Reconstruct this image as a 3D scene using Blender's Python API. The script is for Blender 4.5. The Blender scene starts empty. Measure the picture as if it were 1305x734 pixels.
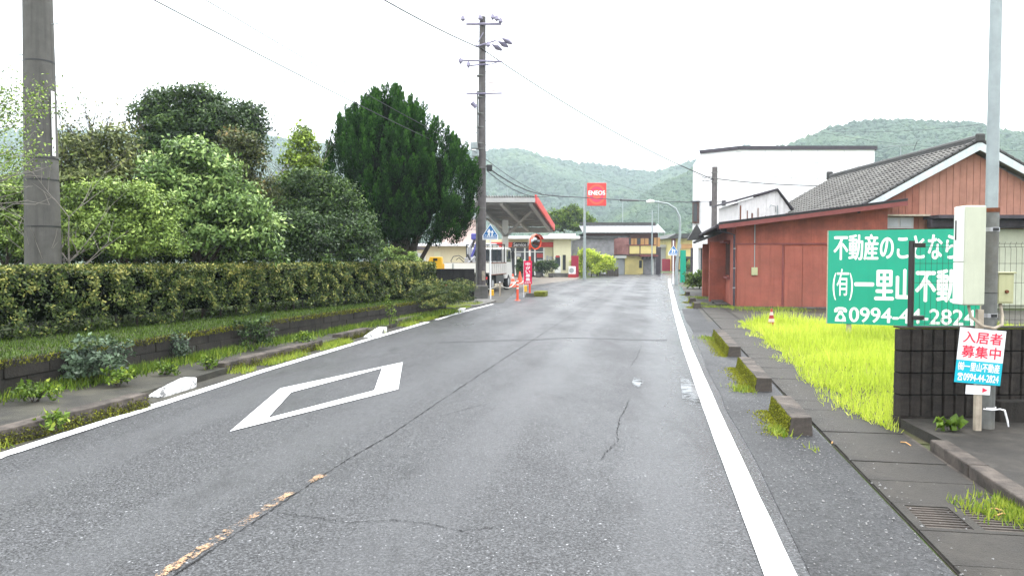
import bpy, bmesh, math, random
import numpy as np
from mathutils import Vector, Matrix, noise
R = math.radians
rng = np.random.default_rng(7)
rnd = random.Random(11)
sc = bpy.context.scene
C = sc.collection

# ------------------------------------------------------------------ camera
F = 1000.0; PITCH = math.atan(37 / 1000.0); EYE = 1.5
cd = bpy.data.cameras.new('camera'); cam = bpy.data.objects.new('camera', cd); C.objects.link(cam)
cd.sensor_width = 36; cd.lens = 36 * F / 1305.0
cam.location = (0, 0, EYE); cam.rotation_euler = (R(90) - PITCH, 0, 0)
cd.clip_start = 0.05; cd.clip_end = 6000
sc.camera = cam
# ------------------------------------------------------------------ world / sun / exposure
SUN_EL, SUN_AZ = R(62), R(35)
w = bpy.data.worlds.new('World'); sc.world = w; w.use_nodes = True
nt = w.node_tree; nt.nodes.clear()
out = nt.nodes.new('ShaderNodeOutputWorld'); bg = nt.nodes.new('ShaderNodeBackground')
sky = nt.nodes.new('ShaderNodeTexSky'); sky.sky_type = 'NISHITA'; sky.sun_disc = False
sky.sun_elevation = SUN_EL; sky.sun_rotation = SUN_AZ; sky.air_density = 1.0; sky.dust_density = 3.0
mx = nt.nodes.new('ShaderNodeMix'); mx.data_type = 'RGBA'; mx.inputs[0].default_value = 0.88
tc = nt.nodes.new('ShaderNodeTexCoord'); sp = nt.nodes.new('ShaderNodeSeparateXYZ')
mr = nt.nodes.new('ShaderNodeMapRange'); mr.inputs[1].default_value = 0; mr.inputs[2].default_value = 1
mr.inputs[3].default_value = 0.70; mr.inputs[4].default_value = 1.9
cl = nt.nodes.new('ShaderNodeMix'); cl.data_type = 'RGBA'; cl.blend_type = 'MULTIPLY'; cl.inputs[0].default_value = 1
cl.inputs[6].default_value = (8.6, 8.8, 9.1, 1)
nt.links.new(tc.outputs['Generated'], sp.inputs[0]); nt.links.new(sp.outputs[2], mr.inputs[0])
nt.links.new(mr.outputs[0], cl.inputs[7]); nt.links.new(sky.outputs[0], mx.inputs[6]); nt.links.new(cl.outputs[2], mx.inputs[7])
nt.links.new(mx.outputs[2], bg.inputs[0]); bg.inputs[1].default_value = 0.12
nt.links.new(bg.outputs[0], out.inputs[0])
sd = bpy.data.lights.new('sun', 'SUN'); sd.energy = 1.1; sd.angle = R(14); sd.color = (1, .97, .92)
so = bpy.data.objects.new('sun', sd); C.objects.link(so)
sv = Vector((math.sin(SUN_AZ) * math.cos(SUN_EL), math.cos(SUN_AZ) * math.cos(SUN_EL), math.sin(SUN_EL)))
so.rotation_euler = sv.to_track_quat('Z', 'Y').to_euler()
vs = sc.view_settings; vs.view_transform = 'Standard'; vs.look = 'None'; vs.gamma = 1; vs.use_curve_mapping = False
vs.exposure = 1.5
sc.cycles.volume_bounces = 1; sc.cycles.max_bounces = 6; sc.cycles.transparent_max_bounces = 12
sc.cycles.use_denoising = True

# ------------------------------------------------------------------ coordinates
cp, spn = math.cos(PITCH), math.sin(PITCH)
def ray(px, py):
    a = (px - 652.5) / F; b = (367 - py) / F
    return (a, cp + b * spn, -spn + b * cp)
def G(px, py, z=0.0):                     # point of the ground (or of height z) seen there
    d = ray(px, py); k = (z - EYE) / d[2]
    return (d[0] * k, d[1] * k, z)
def at(px, py, Y):
    d = ray(px, py); k = Y / d[1]
    return (d[0] * k, Y, EYE + d[2] * k)
RA = R(10.2); DX, DY = math.sin(RA), math.cos(RA)
def ST(s, t, z=0.0):                      # along / across the road
    return (s * DX + t * DY, s * DY - t * DX, z)

# ------------------------------------------------------------------ materials
def srgb(r, g, b):
    f = lambda c: (c / 255 / 12.92) if c / 255 <= .04045 else ((c / 255 + .055) / 1.055) ** 2.4
    return (f(r), f(g), f(b), 1)
def lin(r, g, b): return (r, g, b, 1)
class NT:
    def __init__(s, name):
        s.m = bpy.data.materials.new(name); s.m.use_nodes = True; s.t = s.m.node_tree
        s.b = s.t.nodes['Principled BSDF']
    def n(s, t, **k):
        x = s.t.nodes.new(t)
        for a, v in k.items(): setattr(x, a, v)
        return x
    def l(s, a, b): s.t.links.new(a, b)
    def coord(s, scale=(1, 1, 1), kind='Object'):
        c = s.n('ShaderNodeTexCoord'); m = s.n('ShaderNodeMapping'); m.inputs['Scale'].default_value = scale
        s.l(c.outputs[kind], m.inputs[0]); return m.outputs[0]
    def noise(s, co, scale, detail=4, rough=.6):
        x = s.n('ShaderNodeTexNoise'); x.inputs['Scale'].default_value = scale
        x.inputs['Detail'].default_value = detail; x.inputs['Roughness'].default_value = rough
        s.l(co, x.inputs['Vector']); return x.outputs[0]
    def ramp(s, f, stops):
        r = s.n('ShaderNodeValToRGB'); e = r.color_ramp.elements
        while len(e) < len(stops): e.new(0.5)
        for i, (p, c) in enumerate(stops): e[i].position = p; e[i].color = c if len(c) == 4 else (*c, 1)
        s.l(f, r.inputs[0]); return r.outputs[0]
    def mix(s, f, a, b, mode='MIX'):
        x = s.n('ShaderNodeMix', data_type='RGBA', blend_type=mode)
        for i, v in ((0, f), (6, a), (7, b)):
            if hasattr(v, 'is_output'): s.l(v, x.inputs[i])
            else: x.inputs[i].default_value = v
        return x.outputs[2]
    def bump(s, h, strength=.3, dist=.01):
        b = s.n('ShaderNodeBump'); b.inputs['Strength'].default_value = strength; b.inputs['Distance'].default_value = dist
        s.l(h, b.inputs['Height']); s.l(b.outputs[0], s.b.inputs['Normal'])
    def rough(s, v):
        if hasattr(v, 'is_output'): s.l(v, s.b.inputs['Roughness'])
        else: s.b.inputs['Roughness'].default_value = v
    def col(s, v):
        if hasattr(v, 'is_output'): s.l(v, s.b.inputs['Base Color'])
        else: s.b.inputs['Base Color'].default_value = v
g1 = lambda v: (v, v, v, 1)
def plain(name, c, rough=.5, var=.25, scale=3, bump=.0, metal=0, streak=0, dirt=None, dirt_amt=.5, dscale=1.5):
    M = NT(name); co = M.coord(); f = M.noise(co, scale, 6, .65)
    c0 = tuple(x * (1 - var) for x in c[:3]); c1 = tuple(min(1, x * (1 + var * .6)) for x in c[:3])
    o = M.ramp(f, [(.3, (*c0, 1)), (.7, (*c1, 1))])
    if streak:
        cs = M.coord((9, 9, .5)); fs = M.noise(cs, 1.3, 5, .7)
        m = M.ramp(fs, [(.5, g1(0)), (.72, g1(streak))])
        o = M.mix(m, o, tuple(x * .35 for x in c[:3]) + (1,))
    if dirt:
        fd = M.noise(M.coord(), dscale, 7, .7); m = M.ramp(fd, [(.5 - .12 * dirt_amt, g1(0)), (.62, g1(dirt_amt))])
        o = M.mix(m, o, dirt)
    M.col(o); M.rough(rough); M.b.inputs['Metallic'].default_value = metal; M.b.inputs['Specular IOR Level'].default_value = .22 if rough > .42 else .5
    if bump: M.bump(M.noise(co, scale * 14, 4, .7), bump, .02)
    return M.m
def leafmat(name, dark, mid, light, rough=.5, trans=.12, spec=.22):
    M = NT(name); a = M.n('ShaderNodeAttribute', attribute_name='tint')
    o = M.ramp(a.outputs['Fac'], [(0, dark), (.5, mid), (1, light)])
    M.col(o); M.rough(rough); M.b.inputs['Specular IOR Level'].default_value = spec
    tr = M.n('ShaderNodeBsdfTranslucent'); M.l(o, tr.inputs[0])
    ms = M.n('ShaderNodeMixShader'); ms.inputs[0].default_value = trans
    M.l(M.b.outputs[0], ms.inputs[1]); M.l(tr.outputs[0], ms.inputs[2])
    M.l(ms.outputs[0], M.t.nodes['Material Output'].inputs[0])
    return M.m
def asphalt(name, base, agg=.6, wet=.4, patch=.25, tracks=0.0, spec=.14):
    M = NT(name); co = M.coord()
    big = M.noise(co, .35, 5, .6); fine = M.noise(co, 62, 3, .9); mid = M.noise(co, 7, 5, .7)
    a = M.ramp(fine, [(.38, g1(base * (1 - agg))), (.5, g1(base * .95)), (.62, g1(base * (1 + 2.2 * agg)))])
    a = M.mix(M.ramp(big, [(.35, g1(0)), (.7, g1(patch))]), a, g1(base * .5))
    a = M.mix(M.ramp(mid, [(.4, g1(0)), (.75, g1(.4))]), a, g1(base * 1.35))
    for sc_n, k_ in ((64, .92), (38, .965)):
        vo = M.n('ShaderNodeTexVoronoi'); vo.inputs['Scale'].default_value = sc_n; M.l(co, vo.inputs['Vector'])
        vw = M.n('ShaderNodeSeparateColor'); M.l(vo.outputs['Color'], vw.inputs[0])
        pick = M.ramp(vw.outputs[0], [(k_, g1(0)), (k_ + .02, g1(1))])
        near = M.ramp(vo.outputs['Distance'], [(.20, g1(1)), (.32, g1(0))])
        a = M.mix(M.mix(1.0, pick, near, 'MULTIPLY'), a, (base * 5.5, base * 5.5, base * 5.4, 1))
        dk = M.ramp(vw.outputs[1], [(.80, g1(0)), (.82, g1(.8))]); a = M.mix(M.mix(1.0, dk, near, 'MULTIPLY'), a, g1(base * .2))
    wn = M.noise(M.coord((.5, .16, 1)), 1.6, 4, .6)
    rgh = M.ramp(wn, [(.35, g1(wet)), (.62, g1(wet + .3))])
    if tracks:
        tcn = M.n('ShaderNodeTexCoord'); mp_ = M.n('ShaderNodeMapping'); mp_.inputs['Rotation'].default_value = (0, 0, RA); M.l(tcn.outputs['Object'], mp_.inputs[0])
        sx_ = M.n('ShaderNodeSeparateXYZ'); M.l(mp_.outputs[0], sx_.inputs[0]); nn_ = M.noise(M.coord((1, .25, 1)), .8, 3, .6)
        ad = M.n('ShaderNodeMath', operation='ADD'); M.l(sx_.outputs[0], ad.inputs[0]); mu0 = M.n('ShaderNodeMath', operation='MULTIPLY'); M.l(nn_, mu0.inputs[0]); mu0.inputs[1].default_value = .55; M.l(mu0.outputs[0], ad.inputs[1])
        mu = M.n('ShaderNodeMath', operation='MULTIPLY'); M.l(ad.outputs[0], mu.inputs[0]); mu.inputs[1].default_value = 2 * math.pi / 1.42
        sn = M.n('ShaderNodeMath', operation='SINE'); M.l(mu.outputs[0], sn.inputs[0]); tr_ = M.ramp(sn.outputs[0], [(.1, g1(0)), (.9, g1(tracks))])
        a = M.mix(tr_, a, g1(base * 1.7)); rgh = M.mix(tr_, rgh, g1(wet * .8))
        wt_ = M.n('ShaderNodeMath', operation='ADD'); M.l(sx_.outputs[0], wt_.inputs[0]); mu1 = M.n('ShaderNodeMath', operation='MULTIPLY'); M.l(M.noise(M.coord((.6, .35, 1)), 1.1, 4, .6), mu1.inputs[0]); mu1.inputs[1].default_value = 2.6; M.l(mu1.outputs[0], wt_.inputs[1])
        mrr = M.n('ShaderNodeMapRange'); mrr.inputs[1].default_value = 1.15; mrr.inputs[2].default_value = 2.1; M.l(wt_.outputs[0], mrr.inputs[0]); rgh = M.mix(M.ramp(mrr.outputs[0], [(.1, g1(0)), (.9, g1(.85))]), rgh, g1(.13))
        st_ = M.noise(M.coord((1, .3, 1)), 2.2, 6, .7); a = M.mix(M.ramp(st_, [(.56, g1(0)), (.72, g1(.55))]), a, g1(base * .4))
    M.col(M.mix(1.0, a, (.985, 1.0, 1.04, 1), 'MULTIPLY')); M.rough(rgh); M.b.inputs['Specular IOR Level'].default_value = spec
    h = M.mix(.35, fine, mid); M.bump(h, .8, .012)
    return M.m
def paint_mat(name, c, wear=.45, under=.06, scale=26):
    M = NT(name); co = M.coord(); f = M.noise(co, scale, 6, .8); f2 = M.noise(co, 3, 3, .6)
    k = M.mix(.35, f, f2)
    if 'kerb' in name: M.col(M.mix(M.ramp(k, [(wear - .06, g1(1)), (wear + .02, g1(0))]), c, g1(under)))
    if 'kerb' not in name: M.col(c); M.l(M.ramp(k, [(wear - .05, g1(0)), (wear + .03, g1(1))]), M.b.inputs['Alpha'])
    M.rough(.6); M.bump(f, .2, .004); return M.m
m = {}
m['asphalt'] = asphalt('asphalt', .054, .72, .28, .35, .35)
m['shoulder'] = asphalt('shoulder_asphalt', .038, .65, .42, .5)
m['walk'] = plain('walk_asphalt', lin(.027, .025, .021), .6, .35, 5, .5, dirt=lin(.09, .085, .06), dirt_amt=.5)
m['forecourt'] = plain('forecourt_concrete', lin(.20, .17, .14), .45, .25, .9, .2, dirt=lin(.1, .09, .08), dirt_amt=.5)
m['soil'] = plain('soil', lin(.05, .055, .025), .9, .4, 2, .8, dirt=lin(.06, .10, .02), dirt_amt=.8)
m['lawn_base'] = plain('lawn_soil', lin(.075, .085, .03), .9, .5, 3, .8, dirt=lin(.05, .04, .025), dirt_amt=.8)
m['white_paint'] = paint_mat('white_paint', lin(.74, .75, .75), .40, .06, 30)
m['worn_paint'] = paint_mat('worn_white_paint', lin(.22, .23, .24), .57, .062, 4)
m['orange_paint'] = paint_mat('worn_orange_paint', lin(.38, .23, .12), .53, .066, 30)
m['crack'] = plain('crack_dark', lin(.012, .012, .013), .8, .3, 9)
m['tar'] = plain('tar_patch', lin(.045, .046, .049), .5, .3, 6, .4)
M = NT('puddle_water'); M.col(lin(.05, .05, .052)); M.rough(.05); M.b.inputs['Specular IOR Level'].default_value = .4
gr_ = M.n('ShaderNodeTexGradient', gradient_type='SPHERICAL'); tcc = M.n('ShaderNodeTexCoord'); mpp = M.n('ShaderNodeMapping'); mpp.inputs['Location'].default_value = (-1, -1, 0); mpp.inputs['Scale'].default_value = (2, 2, 0); M.l(tcc.outputs['Generated'], mpp.inputs[0]); M.l(mpp.outputs[0], gr_.inputs[0])
nz_ = M.noise(M.coord(), 9, 6, .75); fm = M.mix(.72, gr_.outputs[0], nz_); al_ = M.ramp(fm, [(.47, g1(0)), (.60, g1(1))]); M.l(al_, M.b.inputs['Alpha'])
m['water'] = M.m
m['kerb'] = plain('kerb_concrete', lin(.11, .092, .078), .75, .4, 6, .7, dirt=lin(.02, .018, .016), dirt_amt=.8, dscale=4)
m['kerbmoss'] = plain('moss', lin(.20, .22, .018), .95, .55, 9, 1.0, dirt=lin(.06, .07, .015), dirt_amt=.8, dscale=6)
m['kerb_white'] = paint_mat('kerb_white_paint', lin(.7, .7, .69), .50, .05, 9)
m['slab'] = plain('drain_slab_concrete', lin(.050, .045, .038), .65, .5, 5, .8, dirt=lin(.022, .020, .018), dirt_amt=.7, dscale=2.2)
m['wall_old'] = plain('old_wall_concrete', lin(.036, .031, .026), .85, .5, 3, .8, streak=.7, dirt=lin(.015, .014, .012), dirt_amt=.8, dscale=2.5)
m['block'] = plain('split_block', lin(.060, .050, .043), .85, .5, 5, 1.0, streak=.6, dirt=lin(.010, .010, .009), dirt_amt=.85, dscale=3.2)
m['mortar'] = plain('mortar_dark', lin(.008, .008, .007), .9, .3, 5)
m['block_dark'] = plain('black_block_wall', lin(.028, .026, .026), .85, .5, 3, .6, streak=.6)
m['con_pole'] = plain('pole_concrete', lin(.10, .096, .088), .75, .22, 5, .25, streak=.5)
m['con_pole2'] = plain('pole_concrete_dark', lin(.11, .10, .098), .75, .3, 5, .25, streak=.6)
m['wood_pole'] = plain('pole_wood', lin(.14, .125, .12), .8, .3, 6, .3, streak=.5)
m['steel'] = plain('galvanised_steel', lin(.30, .34, .34), .45, .15, 8, 0, .3)
m['steel_dirty'] = plain('grimy_steel', lin(.16, .165, .155), .6, .35, 7, .2, streak=.6, dirt=lin(.12, .09, .05), dirt_amt=.35)
m['rust'] = plain('rust', lin(.16, .055, .025), .8, .5, 12, .4)
m['box_beige'] = plain('cabinet_paint', lin(.50, .52, .40), .45, .10, 4, 0, 0, streak=.12)
m['box_white'] = plain('cabinet_white', lin(.72, .73, .68), .4, .05, 4)
m['box_tan'] = plain('box_tan', lin(.42, .42, .24), .5, .12, 6, 0, 0, streak=.2)
m['black'] = plain('black_plastic', lin(.012, .012, .013), .4, .2, 6)
m['fence_dark'] = plain('fence_dark_metal', lin(.02, .016, .015), .4, .2, 6)
m['cable'] = plain('cable_black', lin(.03, .028, .035), .5, .2, 4)
m['insul'] = plain('insulator_grey', lin(.22, .20, .28), .4, .2, 4)
m['green_sign'] = plain('sign_green', lin(.0, .30, .19), .35, .06, 2, 0, streak=.1)
m['white'] = plain('white_enamel', lin(.8, .8, .8), .4, .04, 3)
m['sign_red'] = plain('sign_red_ink', lin(.72, .03, .07), .4, .05, 3)
m['sign_cyan'] = plain('sign_cyan', lin(.0, .42, .52), .4, .05, 3)
m['sign_blue'] = plain('sign_blue', lin(.0, .14, .40), .35, .08, 5)
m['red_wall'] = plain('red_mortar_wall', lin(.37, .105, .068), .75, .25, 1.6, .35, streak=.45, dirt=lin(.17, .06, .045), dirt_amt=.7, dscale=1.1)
m['red_panel'] = plain('red_sheet_panel', lin(.33, .10, .07), .65, .22, 1.2, .15, streak=.4, dirt=lin(.20, .075, .05), dirt_amt=.5, dscale=.9)
m['red_fascia'] = plain('red_brown_fascia', lin(.20, .06, .055), .6, .2, 4)
m['board'] = plain('red_board', lin(.30, .12, .085), .75, .25, 3, .2, streak=.4)
m['board2'] = plain('red_board_pale', lin(.37, .18, .13), .75, .2, 3, .2, streak=.3)
m['tile'] = plain('grey_brown_tile', lin(.074, .070, .064), .7, .4, 1.4, .3, dirt=lin(.125, .122, .11), dirt_amt=.6, dscale=.9)
m['tile_dark'] = plain('ridge_tile', lin(.06, .058, .056), .6, .3, 5, .2)
m['tile_pale'] = plain('pale_wet_tile', lin(.5, .5, .52), .35, .25, 5, .2)
m['barge'] = plain('pale_bargeboard', lin(.55, .60, .60), .6, .12, 5, streak=.2)
m['white_wall'] = plain('white_render', lin(.78, .78, .79), .7, .05, 1.1, .1, dirt=lin(.62, .60, .45), dirt_amt=.25, dscale=.35)
m['dark_trim'] = plain('dark_trim', lin(.06, .05, .06), .6, .3, 4)
m['corr'] = plain('corrugated_white', lin(.66, .64, .63), .5, .1, 4, streak=.3)
m['glass'] = plain('window_glass', lin(.03, .035, .04), .08, .2, 3)
m['glass_pale'] = plain('frosted_glass', lin(.38, .40, .42), .3, .15, 3)
m['alu'] = plain('aluminium_frame', lin(.38, .37, .37), .4, .1, 8, 0, .3)
m['brown'] = plain('brown_panel', lin(.10, .05, .04), .6, .3, 4)
m['cream'] = plain('cream_wall', lin(.62, .60, .40), .7, .08, 1, .1, streak=.12)
m['cream2'] = plain('cream_wall_warm', lin(.60, .54, .36), .7, .08, 1, .1, streak=.12)
m['pink'] = plain('pale_pink_wall', lin(.72, .56, .50), .7, .06, 1, .1)
m['red'] = plain('red_paint', lin(.62, .035, .03), .4, .1, 3)
m['maroon'] = plain('maroon_paint', lin(.28, .02, .045), .5, .15, 3)
m['redorange'] = plain('orange_red_plastic', lin(.80, .09, .03), .4, .1, 4)
m['pinkred'] = plain('banner_pink_red', lin(.70, .015, .09), .6, .1, 4)
m['canopy'] = plain('canopy_pale_metal', lin(.38, .375, .36), .55, .12, 2, streak=.15)
m['concrete'] = plain('grey_concrete', lin(.16, .155, .145), .8, .3, 4, .5, streak=.4, dirt=lin(.05, .048, .04), dirt_amt=.6)
m['yellow'] = plain('yellow_paint', lin(.75, .42, .01), .4, .08, 4)
m['yellow_wall'] = plain('yellow_wall', lin(.66, .55, .22), .7, .1, 1, .1, dirt=lin(.12, .10, .05), dirt_amt=.4, dscale=.5)
m['orange_board'] = plain('tan_shutter', lin(.50, .28, .11), .7, .1, 2)
m['plaster_grey'] = plain('rough_grey_plaster', lin(.24, .235, .24), .9, .35, 2.5, .8)
m['rust_sheet'] = plain('rusty_corrugated', lin(.34, .17, .15), .7, .3, 3, .2, streak=.6)
m['bark'] = plain('bark', lin(.075, .06, .048), .9, .4, 14, 1.0)
m['bark_pale'] = plain('pale_bark', lin(.26, .235, .21), .85, .3, 14, .5)
m['tyre'] = plain('tyre', lin(.015, .015, .015), .8, .2, 9)
m['truck_white'] = plain('truck_white', lin(.50, .49, .46), .35, .08, 3, streak=.35)
m['silver'] = plain('silver_metal', lin(.45, .45, .47), .35, .2, 7, 0, .6)
m['purple'] = plain('violet_blue_paint', lin(.10, .10, .35), .5, .15, 4)
m['stake'] = plain('weathered_stake', lin(.42, .36, .28), .8, .3, 12, .3, streak=.5)
# foliage
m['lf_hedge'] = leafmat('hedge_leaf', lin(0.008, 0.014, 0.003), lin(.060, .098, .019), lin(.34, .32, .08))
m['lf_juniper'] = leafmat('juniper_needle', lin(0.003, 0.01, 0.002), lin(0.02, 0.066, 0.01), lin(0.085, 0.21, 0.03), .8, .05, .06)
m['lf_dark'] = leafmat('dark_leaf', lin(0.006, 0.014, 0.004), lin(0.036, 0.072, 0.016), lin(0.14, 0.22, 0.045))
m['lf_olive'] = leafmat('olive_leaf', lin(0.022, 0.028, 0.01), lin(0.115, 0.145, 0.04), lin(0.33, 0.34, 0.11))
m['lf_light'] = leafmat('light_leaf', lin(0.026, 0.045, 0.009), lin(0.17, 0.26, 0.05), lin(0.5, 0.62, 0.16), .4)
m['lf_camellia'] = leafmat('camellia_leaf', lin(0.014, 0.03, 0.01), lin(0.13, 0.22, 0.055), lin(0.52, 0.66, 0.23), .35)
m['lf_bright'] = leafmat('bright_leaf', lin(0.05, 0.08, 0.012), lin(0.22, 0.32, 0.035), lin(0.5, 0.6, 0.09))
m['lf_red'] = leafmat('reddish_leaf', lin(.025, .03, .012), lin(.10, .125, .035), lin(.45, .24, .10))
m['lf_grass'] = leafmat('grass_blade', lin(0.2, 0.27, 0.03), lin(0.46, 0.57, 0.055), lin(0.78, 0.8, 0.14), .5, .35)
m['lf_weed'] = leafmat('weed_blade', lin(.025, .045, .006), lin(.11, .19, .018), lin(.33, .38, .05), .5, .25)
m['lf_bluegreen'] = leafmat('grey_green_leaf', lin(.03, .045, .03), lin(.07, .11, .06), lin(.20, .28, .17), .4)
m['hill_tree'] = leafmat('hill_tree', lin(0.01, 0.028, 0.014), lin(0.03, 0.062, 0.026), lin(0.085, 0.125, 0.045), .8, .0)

# ------------------------------------------------------------------ helpers
def link(name, me, mat, parent=None):
    o = bpy.data.objects.new(name, me); C.objects.link(o)
    if mat is not None:
        if isinstance(mat, (list, tuple)):
            for q in mat: me.materials.append(q)
        else: me.materials.append(mat)
    if parent is not None: o.parent = parent
    return o
def tag(o, label=None, cat=None, group=None, kind=None):
    if label: o['label'] = label
    if cat: o['category'] = cat
    if group: o['group'] = group
    if kind: o['kind'] = kind
    return o
def thing(name, label=None, cat=None, loc=(0, 0, 0), rz=0, group=None):
    o = bpy.data.objects.new(name, None); C.objects.link(o); o.empty_display_size = .2
    o.location = loc; o.rotation_euler = (0, 0, rz); return tag(o, label, cat, group)
class MB:
    def __init__(s): s.v = []; s.f = []; s.mi = []; s.cur = 0
    def add(s, vs, fs):
        n = len(s.v); s.v += [tuple(p) for p in vs]; s.f += [tuple(i + n for i in f) for f in fs]; s.mi += [s.cur] * len(fs); return s
    def box(s, x0, x1, y0, y1, z0, z1, M=None):
        v = [(x, y, z) for z in (z0, z1) for y in (y0, y1) for x in (x0, x1)]
        if M is not None: v = [M @ Vector(p) for p in v]
        return s.add(v, [(0, 2, 3, 1), (4, 5, 7, 6), (0, 1, 5, 4), (2, 6, 7, 3), (0, 4, 6, 2), (1, 3, 7, 5)])
    def prism(s, pts, h0, h1, axis='z', M=None):      # pts 2-D; extruded along axis
        n = len(pts)
        mk = {'z': lambda a, b, h: (a, b, h), 'y': lambda a, b, h: (a, h, b), 'x': lambda a, b, h: (h, a, b)}[axis]
        v = [mk(a, b, h0) for a, b in pts] + [mk(a, b, h1) for a, b in pts]
        if M is not None: v = [M @ Vector(p) for p in v]
        f = [tuple(range(n))[::-1], tuple(range(n, 2 * n))] + [(i, (i + 1) % n, n + (i + 1) % n, n + i) for i in range(n)]
        return s.add(v, f)
    def tube(s, pts, rad, n=8, cap=True):
        pts = [Vector(p) for p in pts]
        if not isinstance(rad, (list, tuple)): rad = [rad] * len(pts)
        vs = []; prev = None
        for i, p in enumerate(pts):
            d = (pts[min(i + 1, len(pts) - 1)] - pts[max(i - 1, 0)])
            d = d.normalized() if d.length > 1e-9 else Vector((0, 0, 1))
            if prev is None: a = d.orthogonal().normalized()
            else:
                a = prev - d * prev.dot(d); a = a.normalized() if a.length > 1e-6 else d.orthogonal().normalized()
            prev = a; b = d.cross(a)
            for k in range(n):
                t = 2 * math.pi * k / n; vs.append(p + (a * math.cos(t) + b * math.sin(t)) * rad[i])
        fs = [(i * n + k, i * n + (k + 1) % n, (i + 1) * n + (k + 1) % n, (i + 1) * n + k) for i in range(len(pts) - 1) for k in range(n)]
        if cap: fs += [tuple(range(n))[::-1], tuple(range((len(pts) - 1) * n, len(pts) * n))]
        return s.add(vs, fs)
    def sheet(s, pts, z=None):
        v = [(p[0], p[1], (p[2] if len(p) > 2 else 0) if z is None else z) for p in pts]
        return s.add(v, [tuple(range(len(v)))])
    def mesh(s, name, smooth=False):
        me = bpy.data.meshes.new(name); me.from_pydata([tuple(p) for p in s.v], [], s.f); me.update()
        bm = bmesh.new(); bm.from_mesh(me)
        big = [f for f in bm.faces if len(f.verts) > 4]
        if big: bmesh.ops.triangulate(bm, faces=big)
        else: pass
        bmesh.ops.recalc_face_normals(bm, faces=bm.faces[:]) if len(s.f) > 1 else None
        bm.to_mesh(me); bm.free()
        if smooth:
            for p in me.polygons: p.use_smooth = True
        return me
    def build(s, name, mat, parent=None, smooth=False, bevel=0):
        o = link(name, s.mesh(name, smooth), mat, parent)
        if bevel:
            b = o.modifiers.new('bevel', 'BEVEL'); b.width = bevel; b.segments = 2; b.limit_method = 'ANGLE'; b.angle_limit = R(40)
        if smooth:
            try: o.data.set_sharp_from_angle(angle=R(40))
            except Exception: pass
        return o
def box(name, x0, x1, y0, y1, z0, z1, mat, parent=None, bevel=0): return MB().box(x0, x1, y0, y1, z0, z1).build(name, mat, parent, bevel=bevel)
def tube(name, pts, r, mat, parent=None, n=8): return MB().tube(pts, r, n).build(name, mat, parent, smooth=True)
def copy_tree(o, parent=None):
    c = o.copy(); C.objects.link(c); c.parent = parent
    for ch in [x for x in bpy.data.objects if x.parent == o]: copy_tree(ch, c)
    return c
def text(name, s, x, z, wd, ht, mat, parent, y=-.003, bold=.0, depth=.0015, M=None):
    """letters standing in the local XZ plane, fitted to the box (x, z, wd, ht), facing -Y"""
    cu = bpy.data.curves.new('lettering', 'FONT'); cu.body = s; cu.size = 1; cu.extrude = 0; cu.resolution_u = 4
    to = bpy.data.objects.new('lettering_tmp', cu); C.objects.link(to)
    bpy.context.view_layer.update(); dg = bpy.context.evaluated_depsgraph_get()
    me = bpy.data.meshes.new_from_object(to.evaluated_get(dg)); bpy.data.objects.remove(to)
    n = len(me.vertices); co = np.zeros(n * 3, dtype=np.float32); me.vertices.foreach_get('co', co); co = co.reshape(-1, 3)
    lo = co.min(0); hi = co.max(0); sz = np.maximum(hi - lo, 1e-6)
    q = np.zeros_like(co); q[:, 0] = x + (co[:, 0] - lo[0]) / sz[0] * wd; q[:, 2] = z + (co[:, 1] - lo[1]) / sz[1] * ht; q[:, 1] = y
    tris = [tuple(p.vertices) for p in me.polygons]; bpy.data.meshes.remove(me); mb = MB(); k = bold * 1.25 * ht if bold else 0
    offs = [(0, 0)] if not k else [(0, 0), (k, 0), (-k, 0), (0, k * .8), (0, -k * .8)]
    for i, (ox, oz) in enumerate(offs): mb.add([(a + ox, b - .00025 * i, c + oz) for a, b, c in q.tolist()], tris)
    me = bpy.data.meshes.new(name); me.from_pydata(mb.v, [], mb.f); me.update(); return link(name, me, mat, parent)
# numpy leaves -----------------------------------------------------
def quad_cloud(name, P, U, V, tint, mat, parent=None, shape='leaf'):
    N = len(P); v = np.empty((N, 4, 3), dtype=np.float32)
    if shape == 'leaf':
        v[:, 0] = P; v[:, 1] = P + V * .45 + U; v[:, 2] = P + V; v[:, 3] = P + V * .45 - U
    else:
        v[:, 0] = P - U; v[:, 1] = P + U; v[:, 2] = P + V + U * .15; v[:, 3] = P + V - U * .15
    me = bpy.data.meshes.new(name); me.vertices.add(N * 4); me.vertices.foreach_set('co', v.ravel())
    me.loops.add(N * 4); me.loops.foreach_set('vertex_index', np.arange(N * 4, dtype=np.int32))
    me.polygons.add(N); me.polygons.foreach_set('loop_start', np.arange(N, dtype=np.int32) * 4)
    try: me.polygons.foreach_set('loop_total', np.full(N, 4, dtype=np.int32))
    except Exception: pass
    at_ = me.attributes.new('tint', 'FLOAT', 'FACE'); at_.data.foreach_set('value', np.clip(tint, 0, 1).astype(np.float32))
    me.update(calc_edges=True); me.validate()
    return link(name, me, mat, parent)
def unit(a): return a / np.maximum(np.linalg.norm(a, axis=1, keepdims=True), 1e-9)
def leaf_axes(N, nrm, size, aspect=.42, up=.2):
    r = unit(rng.normal(size=(N, 3))); nn = unit(nrm + r * .9)
    a = unit(np.cross(nn, unit(rng.normal(size=(N, 3))))); a[:, 2] += up; a = unit(a); b = unit(np.cross(nn, a))
    return b * (size * aspect)[:, None] * .5 * 2 * .5, a * size[:, None]
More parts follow.
